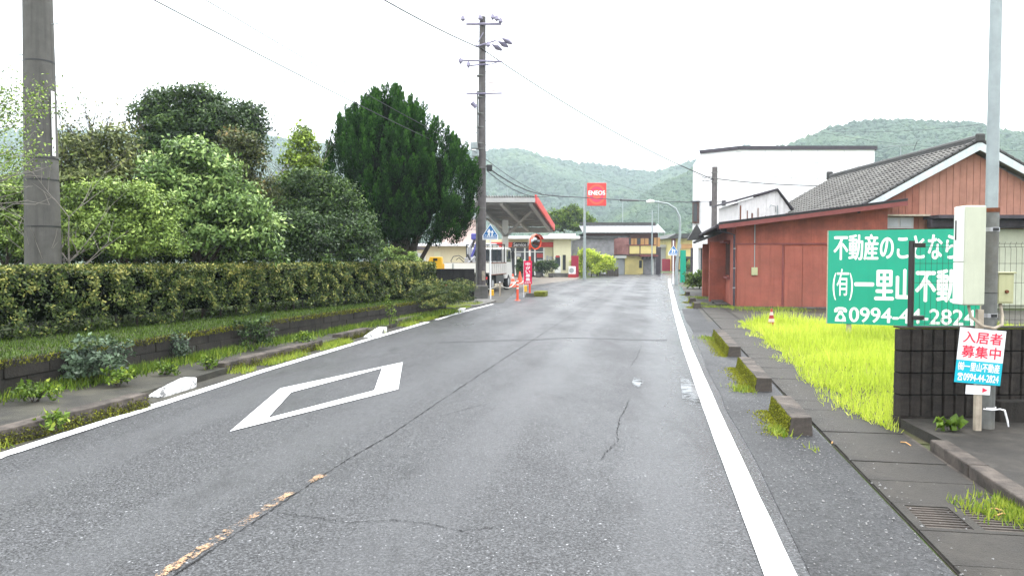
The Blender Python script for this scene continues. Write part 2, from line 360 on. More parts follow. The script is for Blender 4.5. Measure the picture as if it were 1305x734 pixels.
def crown_points(blobs, n, clump=.18, clumps_per=60, inner=.25):
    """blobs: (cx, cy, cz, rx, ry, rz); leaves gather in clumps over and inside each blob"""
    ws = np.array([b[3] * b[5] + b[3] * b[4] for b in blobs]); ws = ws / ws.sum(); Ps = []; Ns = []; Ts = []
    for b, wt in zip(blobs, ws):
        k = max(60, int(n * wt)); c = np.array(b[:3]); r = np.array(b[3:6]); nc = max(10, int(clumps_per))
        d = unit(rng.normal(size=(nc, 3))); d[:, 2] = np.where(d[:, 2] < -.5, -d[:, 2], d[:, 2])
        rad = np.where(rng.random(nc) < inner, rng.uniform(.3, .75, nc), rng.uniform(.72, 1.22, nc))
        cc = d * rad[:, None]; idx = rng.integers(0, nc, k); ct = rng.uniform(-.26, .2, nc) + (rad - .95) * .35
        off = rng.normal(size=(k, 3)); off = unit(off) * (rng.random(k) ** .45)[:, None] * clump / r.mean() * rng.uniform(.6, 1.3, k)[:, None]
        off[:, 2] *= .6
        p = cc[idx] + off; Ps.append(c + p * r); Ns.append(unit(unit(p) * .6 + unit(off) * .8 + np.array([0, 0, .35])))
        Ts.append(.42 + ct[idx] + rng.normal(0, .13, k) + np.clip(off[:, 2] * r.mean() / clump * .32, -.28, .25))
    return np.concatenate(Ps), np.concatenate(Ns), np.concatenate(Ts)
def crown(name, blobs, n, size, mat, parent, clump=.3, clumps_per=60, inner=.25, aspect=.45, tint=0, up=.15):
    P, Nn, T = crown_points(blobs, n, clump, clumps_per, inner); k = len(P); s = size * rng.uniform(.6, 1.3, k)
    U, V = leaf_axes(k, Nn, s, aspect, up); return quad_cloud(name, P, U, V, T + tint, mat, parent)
def grow(base, top, r0, lean=0, n_limb=6, spread=1.0, depth=2, seed=0, up=.7, wig=.08):
    """tapered trunk with forking limbs as one mesh"""
    q = random.Random(seed); mb = MB(); base = Vector(base); top = Vector(top)
    def seg(p, d, L, r, lev):
        pts = [p]; rr = [r]; cur = p.copy(); dd = d.normalized(); k = 5
        for i in range(k):
            dd = (dd + Vector((q.uniform(-1, 1), q.uniform(-1, 1), q.uniform(-.3, .6))) * wig * 1.6).normalized()
            cur = cur + dd * L / k; pts.append(cur.copy()); rr.append(r * (1 - .75 * (i + 1) / k))
        mb.tube(pts, rr, 8 if lev == 0 else 5)
        if lev < depth:
            for j in range(n_limb if lev == 0 else 4):
                i = q.randint(2 if lev == 0 else 1, k); a = q.uniform(0, 2 * math.pi)
                nd = (dd * up + Vector((math.cos(a), math.sin(a), q.uniform(.1, .7))) * spread).normalized()
                seg(pts[i], nd, L * q.uniform(.4, .62), rr[i] * .62 + .002, lev + 1)
    d = top - base; seg(base, d, d.length, r0, 0); return mb
def tree(name, label, cat, px, Y, z0, blobs_px, n, size, leaf, bark='bark', group=None, trunk_r=.12, top_py=None, clump=.3, clumps_per=60, depth_r=.8, **kw):
    """blobs_px: (px, py, rx_px, ry_px[, dY]) of the crown at distance Y"""
    bx = at(px, 335, Y)[0]; t = thing(name, label, cat, (bx, Y, z0), 0, group); B = []
    for b in blobs_px:
        dy = b[4] if len(b) > 4 else 0; c = at(b[0], b[1], Y + dy); k = (Y + dy) / F
        B.append((c[0] - bx, c[1] - Y, c[2] - z0, b[2] * k, max(b[2] * k * depth_r, .35), b[3] * k))
    hi = max(b[2] for b in B); cx = sum(b[0] for b in B) / len(B)
    tr = grow((0, 0, -.05), (cx * .8, 0, hi * .72), trunk_r, n_limb=7, seed=hash(name) % 97 if False else int(px)).build('trunk', m[bark], t, smooth=True)
    crown('crown', B, n, size, m[leaf], t, clump, clumps_per, **kw); return t
def blades(name, P, h, mat, parent=None, width=.009, lean=.45, tint0=.5, tvar=.2, group=None):
    N = len(P); h = np.broadcast_to(h, (N,)) * rng.uniform(.6, 1.3, N); a = rng.uniform(0, 2 * np.pi, N); ln = np.abs(rng.normal(0, lean, N))
    Z = np.stack([np.cos(a) * ln, np.sin(a) * ln, np.ones(N)], 1); Z = unit(Z) * h[:, None]
    b = rng.uniform(0, 2 * np.pi, N); U = np.stack([np.cos(b), np.sin(b), np.zeros(N)], 1) * (width * .5 * rng.uniform(.6, 1.5, N))[:, None]
    return quad_cloud(name, P, U, Z, tint0 + rng.normal(0, tvar, N), mat, parent, 'blade')
def inpoly(x, y, poly):
    c = np.zeros(len(x), bool); j = len(poly) - 1
    for i in range(len(poly)):
        xi, yi = poly[i][:2]; xj, yj = poly[j][:2]
        c ^= ((yi > y) != (yj > y)) & (x < (xj - xi) * (y - yi) / (yj - yi + 1e-12) + xi); j = i
    return c
def fill(poly, n):
    xs = [p[0] for p in poly]; ys = [p[1] for p in poly]; out_ = []; tot = 0
    while tot < n:
        x = rng.uniform(min(xs), max(xs), n); y = rng.uniform(min(ys), max(ys), n); k = inpoly(x, y, poly)
        out_.append(np.stack([x[k], y[k]], 1)); tot += k.sum()
    return np.concatenate(out_)[:n]
def ribbon(pts, wd, z, jitter=0, sub=1, wvar=0):
    """flat strip following ground points"""
    P = []
    for i in range(len(pts) - 1):
        a = Vector(pts[i][:2]); b = Vector(pts[i + 1][:2])
        for k in range(sub): P.append(a.lerp(b, k / sub))
    P.append(Vector(pts[-1][:2])); mb = MB(); vs = []
    for i, p in enumerate(P):
        d = P[min(i + 1, len(P) - 1)] - P[max(i - 1, 0)]; n = Vector((d.y, -d.x)).normalized()
        if jitter: p = p + n * rnd.uniform(-jitter, jitter)
        ww = wd * (1 + rnd.uniform(-wvar, wvar)); vs += [(p.x - n.x * ww / 2, p.y - n.y * ww / 2, z), (p.x + n.x * ww / 2, p.y + n.y * ww / 2, z)]
    return mb.add(vs, [(2 * i, 2 * i + 1, 2 * i + 3, 2 * i + 2) for i in range(len(P) - 1)])
def struct(o, parent=None): o['kind'] = 'structure'; return o

# ================================================================== GROUND AND ROAD
Gd = MB()
Gd.sheet([(-1050, -60, 0), (1050, -60, 0), (1050, 1050, 0), (-1050, 1050, 0)]); struct(Gd.build('ground', m['soil']))
# road: runs straight at 10 degrees, then bends right past the white building
left = [ST(-14, -5.3), ST(5, -5.3), ST(10, -5.55), ST(23, -5.7), ST(30, -6.6), ST(38, -7.4), ST(46, -6.6), ST(58, -5.6), ST(66, -4.2)]
left += [at(752, 0, 70)[:2], at(800, 0, 76)[:2], at(850, 0, 84)[:2], at(905, 0, 92)[:2], (60, 118)]
right = [(64, 104), at(880, 0, 78)[:2], at(872, 0, 66)[:2], ST(60, 2.0), ST(40, 2.1), ST(20, 1.6), ST(9, 1.42), ST(0, 1.42), ST(-14, 1.42)]
road = MB().sheet([(p[0], p[1]) for p in left + right], .004); struct(road.build('road', m['asphalt']))
sh = ribbon([ST(-10, 1.08), ST(6, 1.06), ST(14, 1.1), ST(24, 1.15)], .66, .008, .03, 8); struct(sh.build('road_shoulder', m['shoulder']))
# forecourt of the filling station
fc = MB().sheet([G(632, 386), ST(38, -7.3), ST(46, -6.5), ST(57, -5.5), at(742, 0, 66), at(560, 0, 75), (-16, 75), (-16, 27.6), (-1.0, 27.6)], .009)
struct(fc.build('forecourt', m['forecourt']))
fw = ribbon([ST(26, -6.1), ST(33, -7.0), ST(41, -8.2)], 2.2, .013, .0, 4); struct(fw.build('forecourt_apron', m['walk']))
# right hand side walk, drain slabs
rw = MB().sheet([ST(-10, 2.06), ST(-10, 9), ST(22, 9), ST(22, 2.06)], .004); 
yard = MB().sheet([ST(19.2, 1.3), ST(60, 1.6), ST(60, 3.2), ST(25, 3), ST(25, 22), ST(19.2, 18)], .010); struct(yard.build('yard_paving', m['walk']))
lb = MB().sheet([ST(6.8, 2.1), ST(20.5, 2.1), ST(17.6, 16), ST(4, 16)], .006); struct(lb.build('lawn_ground', m['lawn_base']))
dr = bpy.data.objects.new('drain_channel', None); C.objects.link(dr); struct(dr)
base = MB().sheet([ST(-6, 1.43), ST(25, 1.43), ST(25, 2.13), ST(-6, 2.13)], .010).build('channel_bed', m['kerb'], dr)
slab_me = MB().box(-.246, .246, -.325, .325, -.02, .012).mesh('concrete_slab'); slab_me.materials.append(m['slab'])
k = 0
gr_s = None
for i in range(52):
    s = -1.2 + i * .5
    c = ST(s, 1.76)
    if 4.7 < s < 4.9: gr_s = s; continue
    o = bpy.data.objects.new('concrete_slab', slab_me); C.objects.link(o); o.parent = dr
    o.location = (c[0], c[1], .014 + rnd.uniform(-.003, .003)); o.rotation_euler = (rnd.uniform(-.004, .004), rnd.uniform(-.004, .004), R(90) - RA + rnd.uniform(-.006, .006))
    o.scale = (1.01, 1, 1)
# cast grate
gt = thing('drain_grate', 'rusty slotted drain grate with two rows of bars set in the pavement', 'drain grate', ST(gr_s, 1.76, .0), R(90) - RA)
fr = MB(); 
for (a, b, c_, d) in ((-.245, .245, -.325, -.27), (-.245, .245, .27, .325), (-.245, -.2, -.27, .27), (.2, .245, -.27, .27), (-.2, .2, -.028, .028)): fr.box(a, b, c_, d, .0, .027)
fr.build('grate_frame', m['slab'], gt)
bar = MB().box(-.011, .011, -.12, .12, .0, .022).mesh('bar'); bar.materials.append(m['kerb'])
for sgn in (-1, 1):
    for j in range(9):
        o = bpy.data.objects.new('bar', bar); C.objects.link(o); o.parent = gt; o.location = (-.178 + j * .0445, sgn * .149, .001)
# platform in front of the block wall
pf = MB().prism([ST(-6, 2.27)[:2], ST(-6, 7)[:2], (9, 6.9), (3.44, 6.9), ST(6.2, 2.27)[:2]], 0, .088); struct(pf.build('raised_pavement', m['slab']))
kb = bpy.data.objects.new('pavement_kerb', None); C.objects.link(kb); struct(kb)
for i in range(11):
    a = -5.2 + i * 1.1; b = min(a + 1.085, 6.55)
    if a > 6.4: break
    MB().prism([ST(a, 2.13)[:2], ST(a, 2.262)[:2], ST(b, 2.262)[:2], ST(b, 2.13)[:2]], 0, .098).build('kerb_stone', m['kerb'], kb, bevel=.012)
# markings
lw = MB(); rl = [ST(-8, .61), ST(1, .605), ST(3.8, .60), ST(8, .575), ST(13.6, .57), ST(24, .66), ST(37, .84), ST(50, 1.0), ST(60, 1.2)]
struct(ribbon(rl, .152, .012, .0012, 10, .02).build('edge_line', m['white_paint']))
ll = [G(-120, 622), G(0, 582), G(170, 527), G(340, 472), G(470, 433), G(545, 411)]
struct(ribbon(ll, .13, .012, .004, 12, .08).build('edge_line', m['white_paint']))
ll2 = [G(556, 408), G(600, 395), G(628, 388)]
struct(ribbon(ll2, .11, .012, .006, 10, .1).build('edge_line', m['white_paint']))
oc = [G(293, 551), G(357, 496), G(513, 462.5), G(507.5, 497)]; ic = [G(341, 534), G(371, 501), G(487, 470), G(477, 498.5)]
dm = MB(); vs_ = [(p[0], p[1], .012) for p in oc + ic]
dm.add(vs_, [(0, 1, 5, 4), (1, 2, 6, 5), (2, 3, 7, 6), (3, 0, 4, 7)]); struct(dm.build('diamond_marking', m['white_paint']))
dc = [G(150, 777), G(215, 734), G(300, 678), G(377, 629)]
struct(ribbon([(p[0] - .03, p[1]) for p in dc], .065, .0115, .006, 12, .35).build('centre_line', m['orange_paint']))
struct(ribbon([G(395, 616), G(412, 606)], .05, .0115, .005, 6, .5).build('centre_line', m['orange_paint']))
seam = [G(120, 800), G(222, 734), G(300, 682), G(378, 629), G(440, 588), G(496, 556), G(560, 512), G(640, 459), G(700, 420), G(745, 391), G(775, 371)]
struct(ribbon(seam, .0075, .0085, .005, 22, .9).build('road_seam', m['crack']))
def crack(pts, wd=.009): struct(ribbon([G(*p) for p in pts], wd * .55, .0088, .012, 14, .9).build('road_crack', m['crack']))
crack([(352, 655), (400, 660), (440, 667), (500, 664), (545, 668), (590, 678), (640, 672)], .010)
crack([(768, 587), (772, 577), (788, 563), (786, 548), (792, 530), (802, 510)], .010)
crack([(802, 470), (812, 455), (818, 440)], .008)
crack([(612, 517), (560, 531)], .008)
def tarpatch(pts): struct(MB().sheet([G(*p) for p in pts], .0082).build('road_patch', m['tar']))
struct(ribbon([G(560, 437), G(640, 434), G(740, 431), G(850, 434)], .12, .0082, .06, 8, .5).build('road_patch', m['tar']))
# right hand puddles
def puddle(px, py, rx_, ry_, seed=1):
    c_ = G(px, py); P = []; a_ = G(px + rx_, py)[0] - c_[0]; b_ = G(px, py - ry_)[1] - c_[1]
    for k in range(90):
        t = 2 * math.pi * k / 90; q_ = 1 + .4 * noise.noise(Vector((math.cos(t) * 1.3 + seed * 7, math.sin(t) * 1.3, seed))) + .30 * noise.noise(Vector((math.cos(t) * 3.5, math.sin(t) * 3.5, seed * 3)))
        u = a_ * q_ * math.cos(t); v = b_ * q_ * math.sin(t); P.append((c_[0] + u * DY + v * DX, c_[1] - u * DX + v * DY))
    struct(MB().sheet([(x, y, .0105) for x, y in P]).build('puddle', m['water']))
puddle(884, 496, 17, 28, 2); puddle(812, 488, 7, 10, 3)
# worn crossing and arrows far away
for i in range(7):
    a = ST(38.0, -4.6 + i * .9); b = ST(41.5, -4.6 + i * .9)
    struct(ribbon([a, b], .45, .0125, .02, 8, .15).build('crossing_stripe', m['worn_paint']))
struct(ribbon([ST(34.5, -4.8), ST(34.5, .3)], .3, .0125, .02, 12, .2).build('stop_line', m['worn_paint']))

# ================================================================== KERB BLOCKS on the right
def kerb_block(s0, s1, t0, t1, h, label, moss=True, white=False, grp='mossy kerb blocks beside the right edge line'):
    t = thing('kerb_block', label, 'kerb block', ST(s0, (t0 + t1) / 2), -RA, grp); L = s1 - s0; hw = (t1 - t0) / 2
    nb = MB(); prof = [(-hw, 0), (hw, 0), (hw * .9, h), (-hw * .72, h)]; segs = max(3, int(L / .12)); vs = []
    for i in range(segs + 1):
        for (a, b) in prof: vs.append((a + rnd.uniform(-.006, .006), L * i / segs, b + (rnd.uniform(-.006, .004) if b else -.01)))
    fs = [(i * 4 + k, i * 4 + (k + 1) % 4, (i + 1) * 4 + (k + 1) % 4, (i + 1) * 4 + k) for i in range(segs) for k in range(4)] + [(3, 2, 1, 0), tuple(segs * 4 + k for k in range(4))]
    nb.add(vs, fs).build('block', m['kerb_white' if white else 'kerb'], t, bevel=.008)
    if moss:
        N = int(7000 * L); u = rng.uniform(0, L, N); v = rng.random(N) ** .8
        x = -hw - .003 + v * hw * .28; z = v * h * .93
        P = np.stack([x, u, z], 1) + rng.normal(0, .002, (N, 3)); nr = np.tile([[-1, 0, .1]], (N, 1)); U, V = leaf_axes(N, nr, np.full(N, .013), .9, 0)
        quad_cloud('moss', P, U, V, .45 + rng.normal(0, .25, N), m['lf_mossy'], t)
        N = int(1500 * L); P = np.stack([-hw - .02 - np.abs(rng.normal(0, .07, N)) * (.6 + .6 * np.sin(np.linspace(0, L * 5, N))) , rng.uniform(-.08, L, N), np.full(N, .008)], 1)
        tg = blades('moss_tuft', P, .014, m['lf_mossy'], t, .014, .9, .6)
    return t
m['lf_mossy'] = leafmat('moss_speck', lin(.04, .042, .010), lin(.17, .18, .014), lin(.38, .40, .03), .9, .1)
kl = ['nearest kerb block, short and tapered, its road side thick with yellow-green moss', 'second kerb block from the camera, longer, bright moss clump at its foot',
      'third kerb block, longest, beside the tip of the lawn', 'small dark kerb block before the red building, nearer of the far pair', 'small dark kerb block before the red building, farther of the far pair']
kerb_block(6.92, 8.0, 1.13, 1.34, .165, kl[0]); kerb_block(9.15, 11.1, 1.13, 1.33, .165, kl[1]); kerb_block(12.35, 15.4, 1.12, 1.33, .165, kl[2])
kerb_block(24.4, 25.1, 1.2, 1.44, .165, kl[3]); kerb_block(27.2, 27.9, 1.2, 1.44, .165, kl[4])
kerb_block(33.0, 33.6, 1.3, 1.5, .14, 'farthest kerb block, small, beyond the red building entrance')

# ================================================================== LEFT KERB, FOOTWAY, WALL
def TL(s): return np.interp(s, [0, 5.2, 9.8, 23], [-4.7, -4.87, -5.12, -5.27])
WL = [(-8.6, -3.2), (-6.6, 3.0), (-5.2, 8.0), (-4.1, 13.3), (-2.35, 19.3), (-1.75, 21.0)]     # foot of the retaining wall
fwp = [(p[0] - .3, p[1], 0) for p in WL] + [ST(s, TL(s) - .36) for s in (23.5, 20, 16, 12, 9.8, 5.2, 0, -3)]
struct(MB().prism([(p[0], p[1]) for p in fwp], -.02, .085).build('left_footway', m['walk']))
gut = [ST(s, TL(s) - .02) for s in (-3, 5.2, 9.8, 16, 23)] + [ST(s, TL(s) - .45) for s in (23, 16, 9.8, 5.2, -3)]
struct(MB().sheet(gut, .0085).build('gutter', m['walk']))
lk = 'kerb stones of the left footway'
def left_kerb(s0, s1, label, white=False, moss=True):
    t0 = TL((s0 + s1) / 2) - .44; o = kerb_block(s0, s1, t0 - .10, t0 + .10, .15, label, False, white, lk)
    o.rotation_euler = (0, 0, -RA - (TL(s0 + .01) - TL(s1)) / -(s1 - s0) * -1)
    if moss:
        L = s1 - s0; N = int(1500 * L); v = rng.random(N)
        P = np.stack([.10 - v * .03 + .01, rng.uniform(0, L, N), v * .15 * .8], 1) + rng.normal(0, .006, (N, 3)); U, V = leaf_axes(N, np.tile([[1, 0, .3]], (N, 1)), np.full(N, .022), .8)
        quad_cloud('moss', P, U, V, .12 + rng.normal(0, .2, N), m['lf_mossy'], o)
left_kerb(2.2, 7.1, 'long mossy kerb at the near end of the left footway'); left_kerb(9.35, 12.3, 'dark kerb beginning behind the big white block')
left_kerb(13.3, 14.7, 'short mossy kerb between the two white blocks'); left_kerb(16.6, 21.3, 'long kerb leading away past the second white block')
def white_block(pt, L, wd, h, rz, label):
    t = thing('ramp_block', label, 'kerb end block', pt, rz, 'white painted kerb end blocks'); nb = MB()
    prof = [(0, 0), (L, 0), (L, h), (L * .86, h), (L * .3, h * .62), (0, .03)]; nb.prism(prof, 0, wd, 'y'); o = nb.build('block', m['kerb_white'], t, bevel=.02)
    return t
c = G(206, 508); white_block((c[0], c[1], .0), .74, .17, .12, R(83), 'big white painted kerb end block, tapering toward the camera')
c = G(474, 431); white_block((c[0], c[1], .0), 1.1, .17, .12, R(84), 'worn black and white kerb end block halfway along the footway')
c = G(585, 400); white_block((c[0], c[1], .0), .8, .15, .12, R(80), 'small white kerb end block near the round bush')
# retaining wall of cast blocks
rwl = thing('retaining_wall', 'low dark stained block retaining wall along the left footway under the hedge', 'wall', (0, 0, 0))
def along(path, d):
    for i in range(len(path) - 1):
        a = Vector(path[i]); b = Vector(path[i + 1]); L = (b - a).length
        if d <= L or i == len(path) - 2: u = (b - a) / L; return a + u * d, u
        d -= L
Lw = sum((Vector(WL[i + 1]) - Vector(WL[i])).length for i in range(len(WL) - 1))
for row in range(2):
    d = 0.0 + row * .3
    while d < Lw - .05:
        L = .6 if row else .6; p, u = along(WL, d); p2, _ = along(WL, min(d + L, Lw)); ex = rnd.uniform(-.006, .008)
        n = Vector((u.y, -u.x)); uu = (p2 - p).normalized(); hh = .185; z0 = .08 + row * .19
        q = [p + uu * .006 + n * ex, p2 - uu * .006 + n * ex, p2 - uu * .006 - n * .16, p + uu * .006 - n * .16]
        MB().prism([(a.x, a.y) for a in q], z0, z0 + hh).build('block', m['wall_old'], rwl, bevel=.006); d += L
cpth = [(p[0] - .02, p[1]) for p in WL]; q = []
back = MB()
for i in range(len(WL) - 1):
    a = Vector(WL[i]); b = Vector(WL[i + 1]); u = (b - a).normalized(); n = Vector((u.y, -u.x))
    back.prism([(a - n * .02)[:], (b - n * .02)[:], (b - n * .15)[:], (a - n * .15)[:]], 0, .452)
back.build('wall_core', m['mortar'], rwl)
lp = [(p[0] - .10, p[1]) for p in WL] + [(-2.2, 27.0), (-3.2, 27.0), (-60, 27), (-60, -6), (-9.2, -6)]
struct(MB().prism(lp, .02, .455).build('raised_garden', m['soil']))
# moss/grass verge on the wall top and weeds
def strip_pts(path, n, o0, o1, dmax=None, dmin=0):
    L = sum((Vector(path[i + 1]) - Vector(path[i])).length for i in range(len(path) - 1)); out_ = []
    for d in rng.uniform(dmin, dmax or L, n):
        p, u = along(path, d); nn = Vector((u.y, -u.x)); w_ = rng.uniform(o0, o1); out_.append((p.x + nn.x * w_, p.y + nn.y * w_))
    return np.array(out_)
def zcol(a, z): return np.concatenate([a, np.full((len(a), 1), z)], 1)
vg = blades('verge_grass', zcol(strip_pts(WL, 60000, -2.4, .0), .45), .045, m['lf_weed'], None, .012, .8, .16, .2); tag(vg, 'mossy short grass on top of the retaining wall', 'grass', kind='stuff')
vh = blades('wall_top_moss', np.concatenate([strip_pts(WL, 9000, -.01, .02), rng.uniform(.38, .46, (9000, 1))], 1), .035, m['lf_mossy'], None, .014, 1.2, .3, .2); tag(vh, 'moss hanging over the edge of the retaining wall', 'moss', kind='stuff')
# weeds on the footway in patches
def patches(path, centers, n, sd, off, z, h, mat, w_, lean=.6, t0=.5):
    pp = []
    for d, k in centers:
        kk = int(n * k); dd = rng.normal(d, sd, kk); oo = rng.normal(off, .13, kk)
        for a, b in zip(dd, oo):
            p, u = along(path, max(0, min(a, Lw - .01))); nn = Vector((u.y, -u.x)); pp.append((p.x + nn.x * max(b, .02), p.y + nn.y * max(b, .02)))
    return np.array(pp)
cs = [(rnd.uniform(6.5, Lw), rnd.uniform(.4, 1.5)) for _ in range(66)]
P = patches(WL, cs, 260, .35, .14, .09, .12, None, 0)
fwd = blades('footway_weeds', zcol(P, .085), .10, m['lf_weed'], None, .012, .7, .42, .24); tag(fwd, 'weeds growing along the foot of the retaining wall', 'weeds', kind='stuff')
gpts = []
for s0, s1, k in ((3, 7, 900), (9.2, 13.2, 2600), (12.3, 13.3, 900), (14.6, 15.2, 300), (16.5, 21, 3000), (21.0, 25.0, 2200), (22, 25.5, 1800)):
    s = rng.uniform(s0, s1, k); tt = TL(s) - np.where(s > 21, rng.uniform(.2, 1.0, k), rng.uniform(.10, .42, k))
    keep = np.sin(s * 3.1) + np.sin(s * 7.3 + 1) > -.6; s = s[keep]; tt = tt[keep]
    gpts.append(np.stack([s * DX + tt * DY, s * DY - tt * DX, np.where(s > 21, .03, .01)], 1))
gw = blades('gutter_grass', np.concatenate(gpts), .085, m['lf_weed'], None, .010, .9, .8, .2); tag(gw, 'yellow-green grass and moss in the left gutter', 'grass', kind='stuff')
def weed(px, py, h, n, leaf, label, z=.085, size=.05, wpx=18, name='weed', cat='weed', group=None, clump=.08, dy=0):
    g = G(px, py, z); g = (g[0], g[1] + dy, z); t = thing(name, label, cat, g, 0, group); r = wpx * g[1] / F
    crown('foliage', [(0, 0, h * .55, r, r * .8, h * .5), (r * .3, -.03, h * .35, r * .8, r * .7, h * .35)], n, size, m[leaf], t, clump, 26, .4, .5)
    st = MB()
    for i in range(9):
        a = rnd.uniform(0, 6.28); st.tube([(rnd.uniform(-.03, .03), rnd.uniform(-.03, .03), -.01), (math.cos(a) * r * .4, math.sin(a) * r * .4, h * .5), (math.cos(a) * r * .7, math.sin(a) * r * .6, h * .8)], [.004, .003, .001], 4)
    s_ = st.build('stems', m['bark'], t); s_['kind'] = 'stuff'; return t
wl = 'shrubs and weeds spilling over the retaining wall'
weed(118, 488, .46, 1500, 'lf_bluegreen', 'grey-green shrub spilling over the wall, nearest one', .085, .06, 42, 'wall_shrub', 'shrub', wl, .1)
weed(320, 445, .48, 1300, 'lf_dark', 'dark rounded shrub against the wall beyond the big white block', .085, .05, 24, 'wall_shrub', 'shrub', wl, .1)
weed(228, 462, .38, 600, 'lf_bluegreen', 'thin trailing plant on the wall between the two wall shrubs', .085, .04, 12, 'wall_shrub', 'shrub', wl)
weed(497, 418, .62, 260, 'lf_weed', 'tall narrow weed standing before the wall past the second white block', .085, .04, 7, 'wall_shrub', 'weed', wl)
for (px, py, h, n, wp, lb_) in ((45, 512, .20, 260, 26, 'broad-leaved weed at the wall foot, nearest the camera'), (150, 492, .20, 260, 18, 'leafy weed under the nearest grey-green wall shrub'), (70, 545, .12, 120, 16, 'small weed on the near mossy kerb'),
                            (18, 500, .16, 200, 20, 'pale broad-leaved weed at the edge of the footway'), (265, 470, .14, 150, 12, 'low weed beside the dark kerb'), (385, 440, .2, 200, 14, 'weed tuft beyond the dark kerb'), (210, 478, .14, 150, 14, 'low weed at the wall above the big white block')):
    weed(px, py, h, n, 'lf_weed', lb_, .085, .055, wp, 'weed', 'weed', 'weeds on the left footway', .05)
# round clipped bush at the wall's end
bt = thing('clipped_bush', 'low clipped grey-green bush at the far end of the retaining wall', 'bush', (-1.95, 20.6, .05), -RA)
B = []
for i in range(6): B.append((-.12 + .09 * i, -1.1 + .5 * i, .44, .36, .42, .38))
crown('foliage', B, 17000, .05, m['lf_hedge'], bt, .09, 90, .2, .35, .02)
MB().tube([(0, 0, 0), (.05, .1, .4)], .03, 5).build('stems', m['bark'], bt)
fl = thing('flower', 'single red flower by the black block wall', 'flower', (*G(566, 368, .45)[:2], .45)); fl.location.x = at(566, 0, 22)[0]; fl.location.y = 22
tube('stem', [(0, 0, 0), (0, 0, .2)], .006, m['lf_weed'], fl, 5)
crown('petals', [(0, 0, .24, .06, .06, .045)], 80, .05, m['sign_red'], fl, .04, 10)

# ================================================================== HEDGE
HL = [(-8.9, 1.0), (-6.45, 9.8), (-4.6, 15.0), (-3.1, 19.0), (-2.12, 21.9)]
hd = thing('hedge', 'long clipped hedge with reddish new tips on top of the retaining wall', 'hedge', (0, 0, 0)); HT = 1.40; HB = .43
LH = sum((Vector(HL[i + 1]) - Vector(HL[i])).length for i in range(len(HL) - 1))
def hedge_pt(d, w_):
    p, u = along(HL, d); n = Vector((u.y, -u.x)); return p.x - n.x * w_, p.y - n.y * w_, n
Pp, Nn_, Tt, Sz = [], [], [], []
N = 110000
dd = LH * rng.random(N) ** .8; dd = np.clip(dd, 0, LH - .01)
kind = rng.random(N)
for i in range(N):
    d = float(dd[i]); u_ = kind[i]
    wob = noise.noise(Vector((d * .9, 3, 0))) * .05
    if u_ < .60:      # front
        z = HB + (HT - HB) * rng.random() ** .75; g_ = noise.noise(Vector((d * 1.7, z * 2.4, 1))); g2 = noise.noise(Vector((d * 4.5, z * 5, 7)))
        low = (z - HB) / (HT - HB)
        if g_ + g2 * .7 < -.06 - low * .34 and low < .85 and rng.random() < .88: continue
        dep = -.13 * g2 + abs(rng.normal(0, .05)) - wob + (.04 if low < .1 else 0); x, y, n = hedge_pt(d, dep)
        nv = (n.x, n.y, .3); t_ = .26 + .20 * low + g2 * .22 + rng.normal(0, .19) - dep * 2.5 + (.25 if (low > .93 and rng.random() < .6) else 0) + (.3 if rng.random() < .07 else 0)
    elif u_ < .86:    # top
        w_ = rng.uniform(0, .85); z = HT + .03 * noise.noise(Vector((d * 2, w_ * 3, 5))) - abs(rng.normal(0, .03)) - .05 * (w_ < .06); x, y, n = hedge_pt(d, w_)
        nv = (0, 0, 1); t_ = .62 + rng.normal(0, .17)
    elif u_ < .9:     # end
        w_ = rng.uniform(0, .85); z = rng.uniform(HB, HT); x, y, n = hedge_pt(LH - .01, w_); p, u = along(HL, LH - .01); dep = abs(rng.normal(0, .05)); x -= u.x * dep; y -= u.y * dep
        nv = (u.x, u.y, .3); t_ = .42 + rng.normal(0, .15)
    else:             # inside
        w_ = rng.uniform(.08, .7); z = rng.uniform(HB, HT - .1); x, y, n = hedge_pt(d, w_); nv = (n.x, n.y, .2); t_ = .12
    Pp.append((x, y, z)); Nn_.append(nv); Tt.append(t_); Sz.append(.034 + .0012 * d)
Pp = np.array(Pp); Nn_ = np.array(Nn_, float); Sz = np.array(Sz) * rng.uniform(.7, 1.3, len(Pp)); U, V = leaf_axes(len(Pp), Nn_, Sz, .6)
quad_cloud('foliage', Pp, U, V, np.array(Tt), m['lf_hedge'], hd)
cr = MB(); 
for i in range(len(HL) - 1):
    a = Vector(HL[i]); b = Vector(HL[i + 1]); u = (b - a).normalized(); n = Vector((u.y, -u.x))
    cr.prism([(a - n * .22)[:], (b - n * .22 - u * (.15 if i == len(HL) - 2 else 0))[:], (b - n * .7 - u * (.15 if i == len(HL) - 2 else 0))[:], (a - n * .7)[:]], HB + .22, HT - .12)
m['core'] = leafmat('shade_core', lin(.003, .005, .002), lin(.003, .005, .002), lin(.003, .005, .002), 1, 0, 0)  # near-black filler core: blocks see-through, inner shade put into its colour
cr.build('shade_core', m['core'], hd)
st = MB(); d = .3
while d < LH:
    x, y, n = hedge_pt(d, .28); st.tube([(x, y, .44), (x + rnd.uniform(-.05, .05), y, .9), (x + rnd.uniform(-.1, .1), y, 1.25)], [.018, .014, .006], 5)
    x2, y2, _ = hedge_pt(d, .12); st.tube([(x, y, .6), (x2, y2 + rnd.uniform(-.2, .2), 1.05)], [.010, .004], 4); d += rnd.uniform(.25, .5)
o = st.build('stems', m['bark'], hd); o['kind'] = 'stuff'

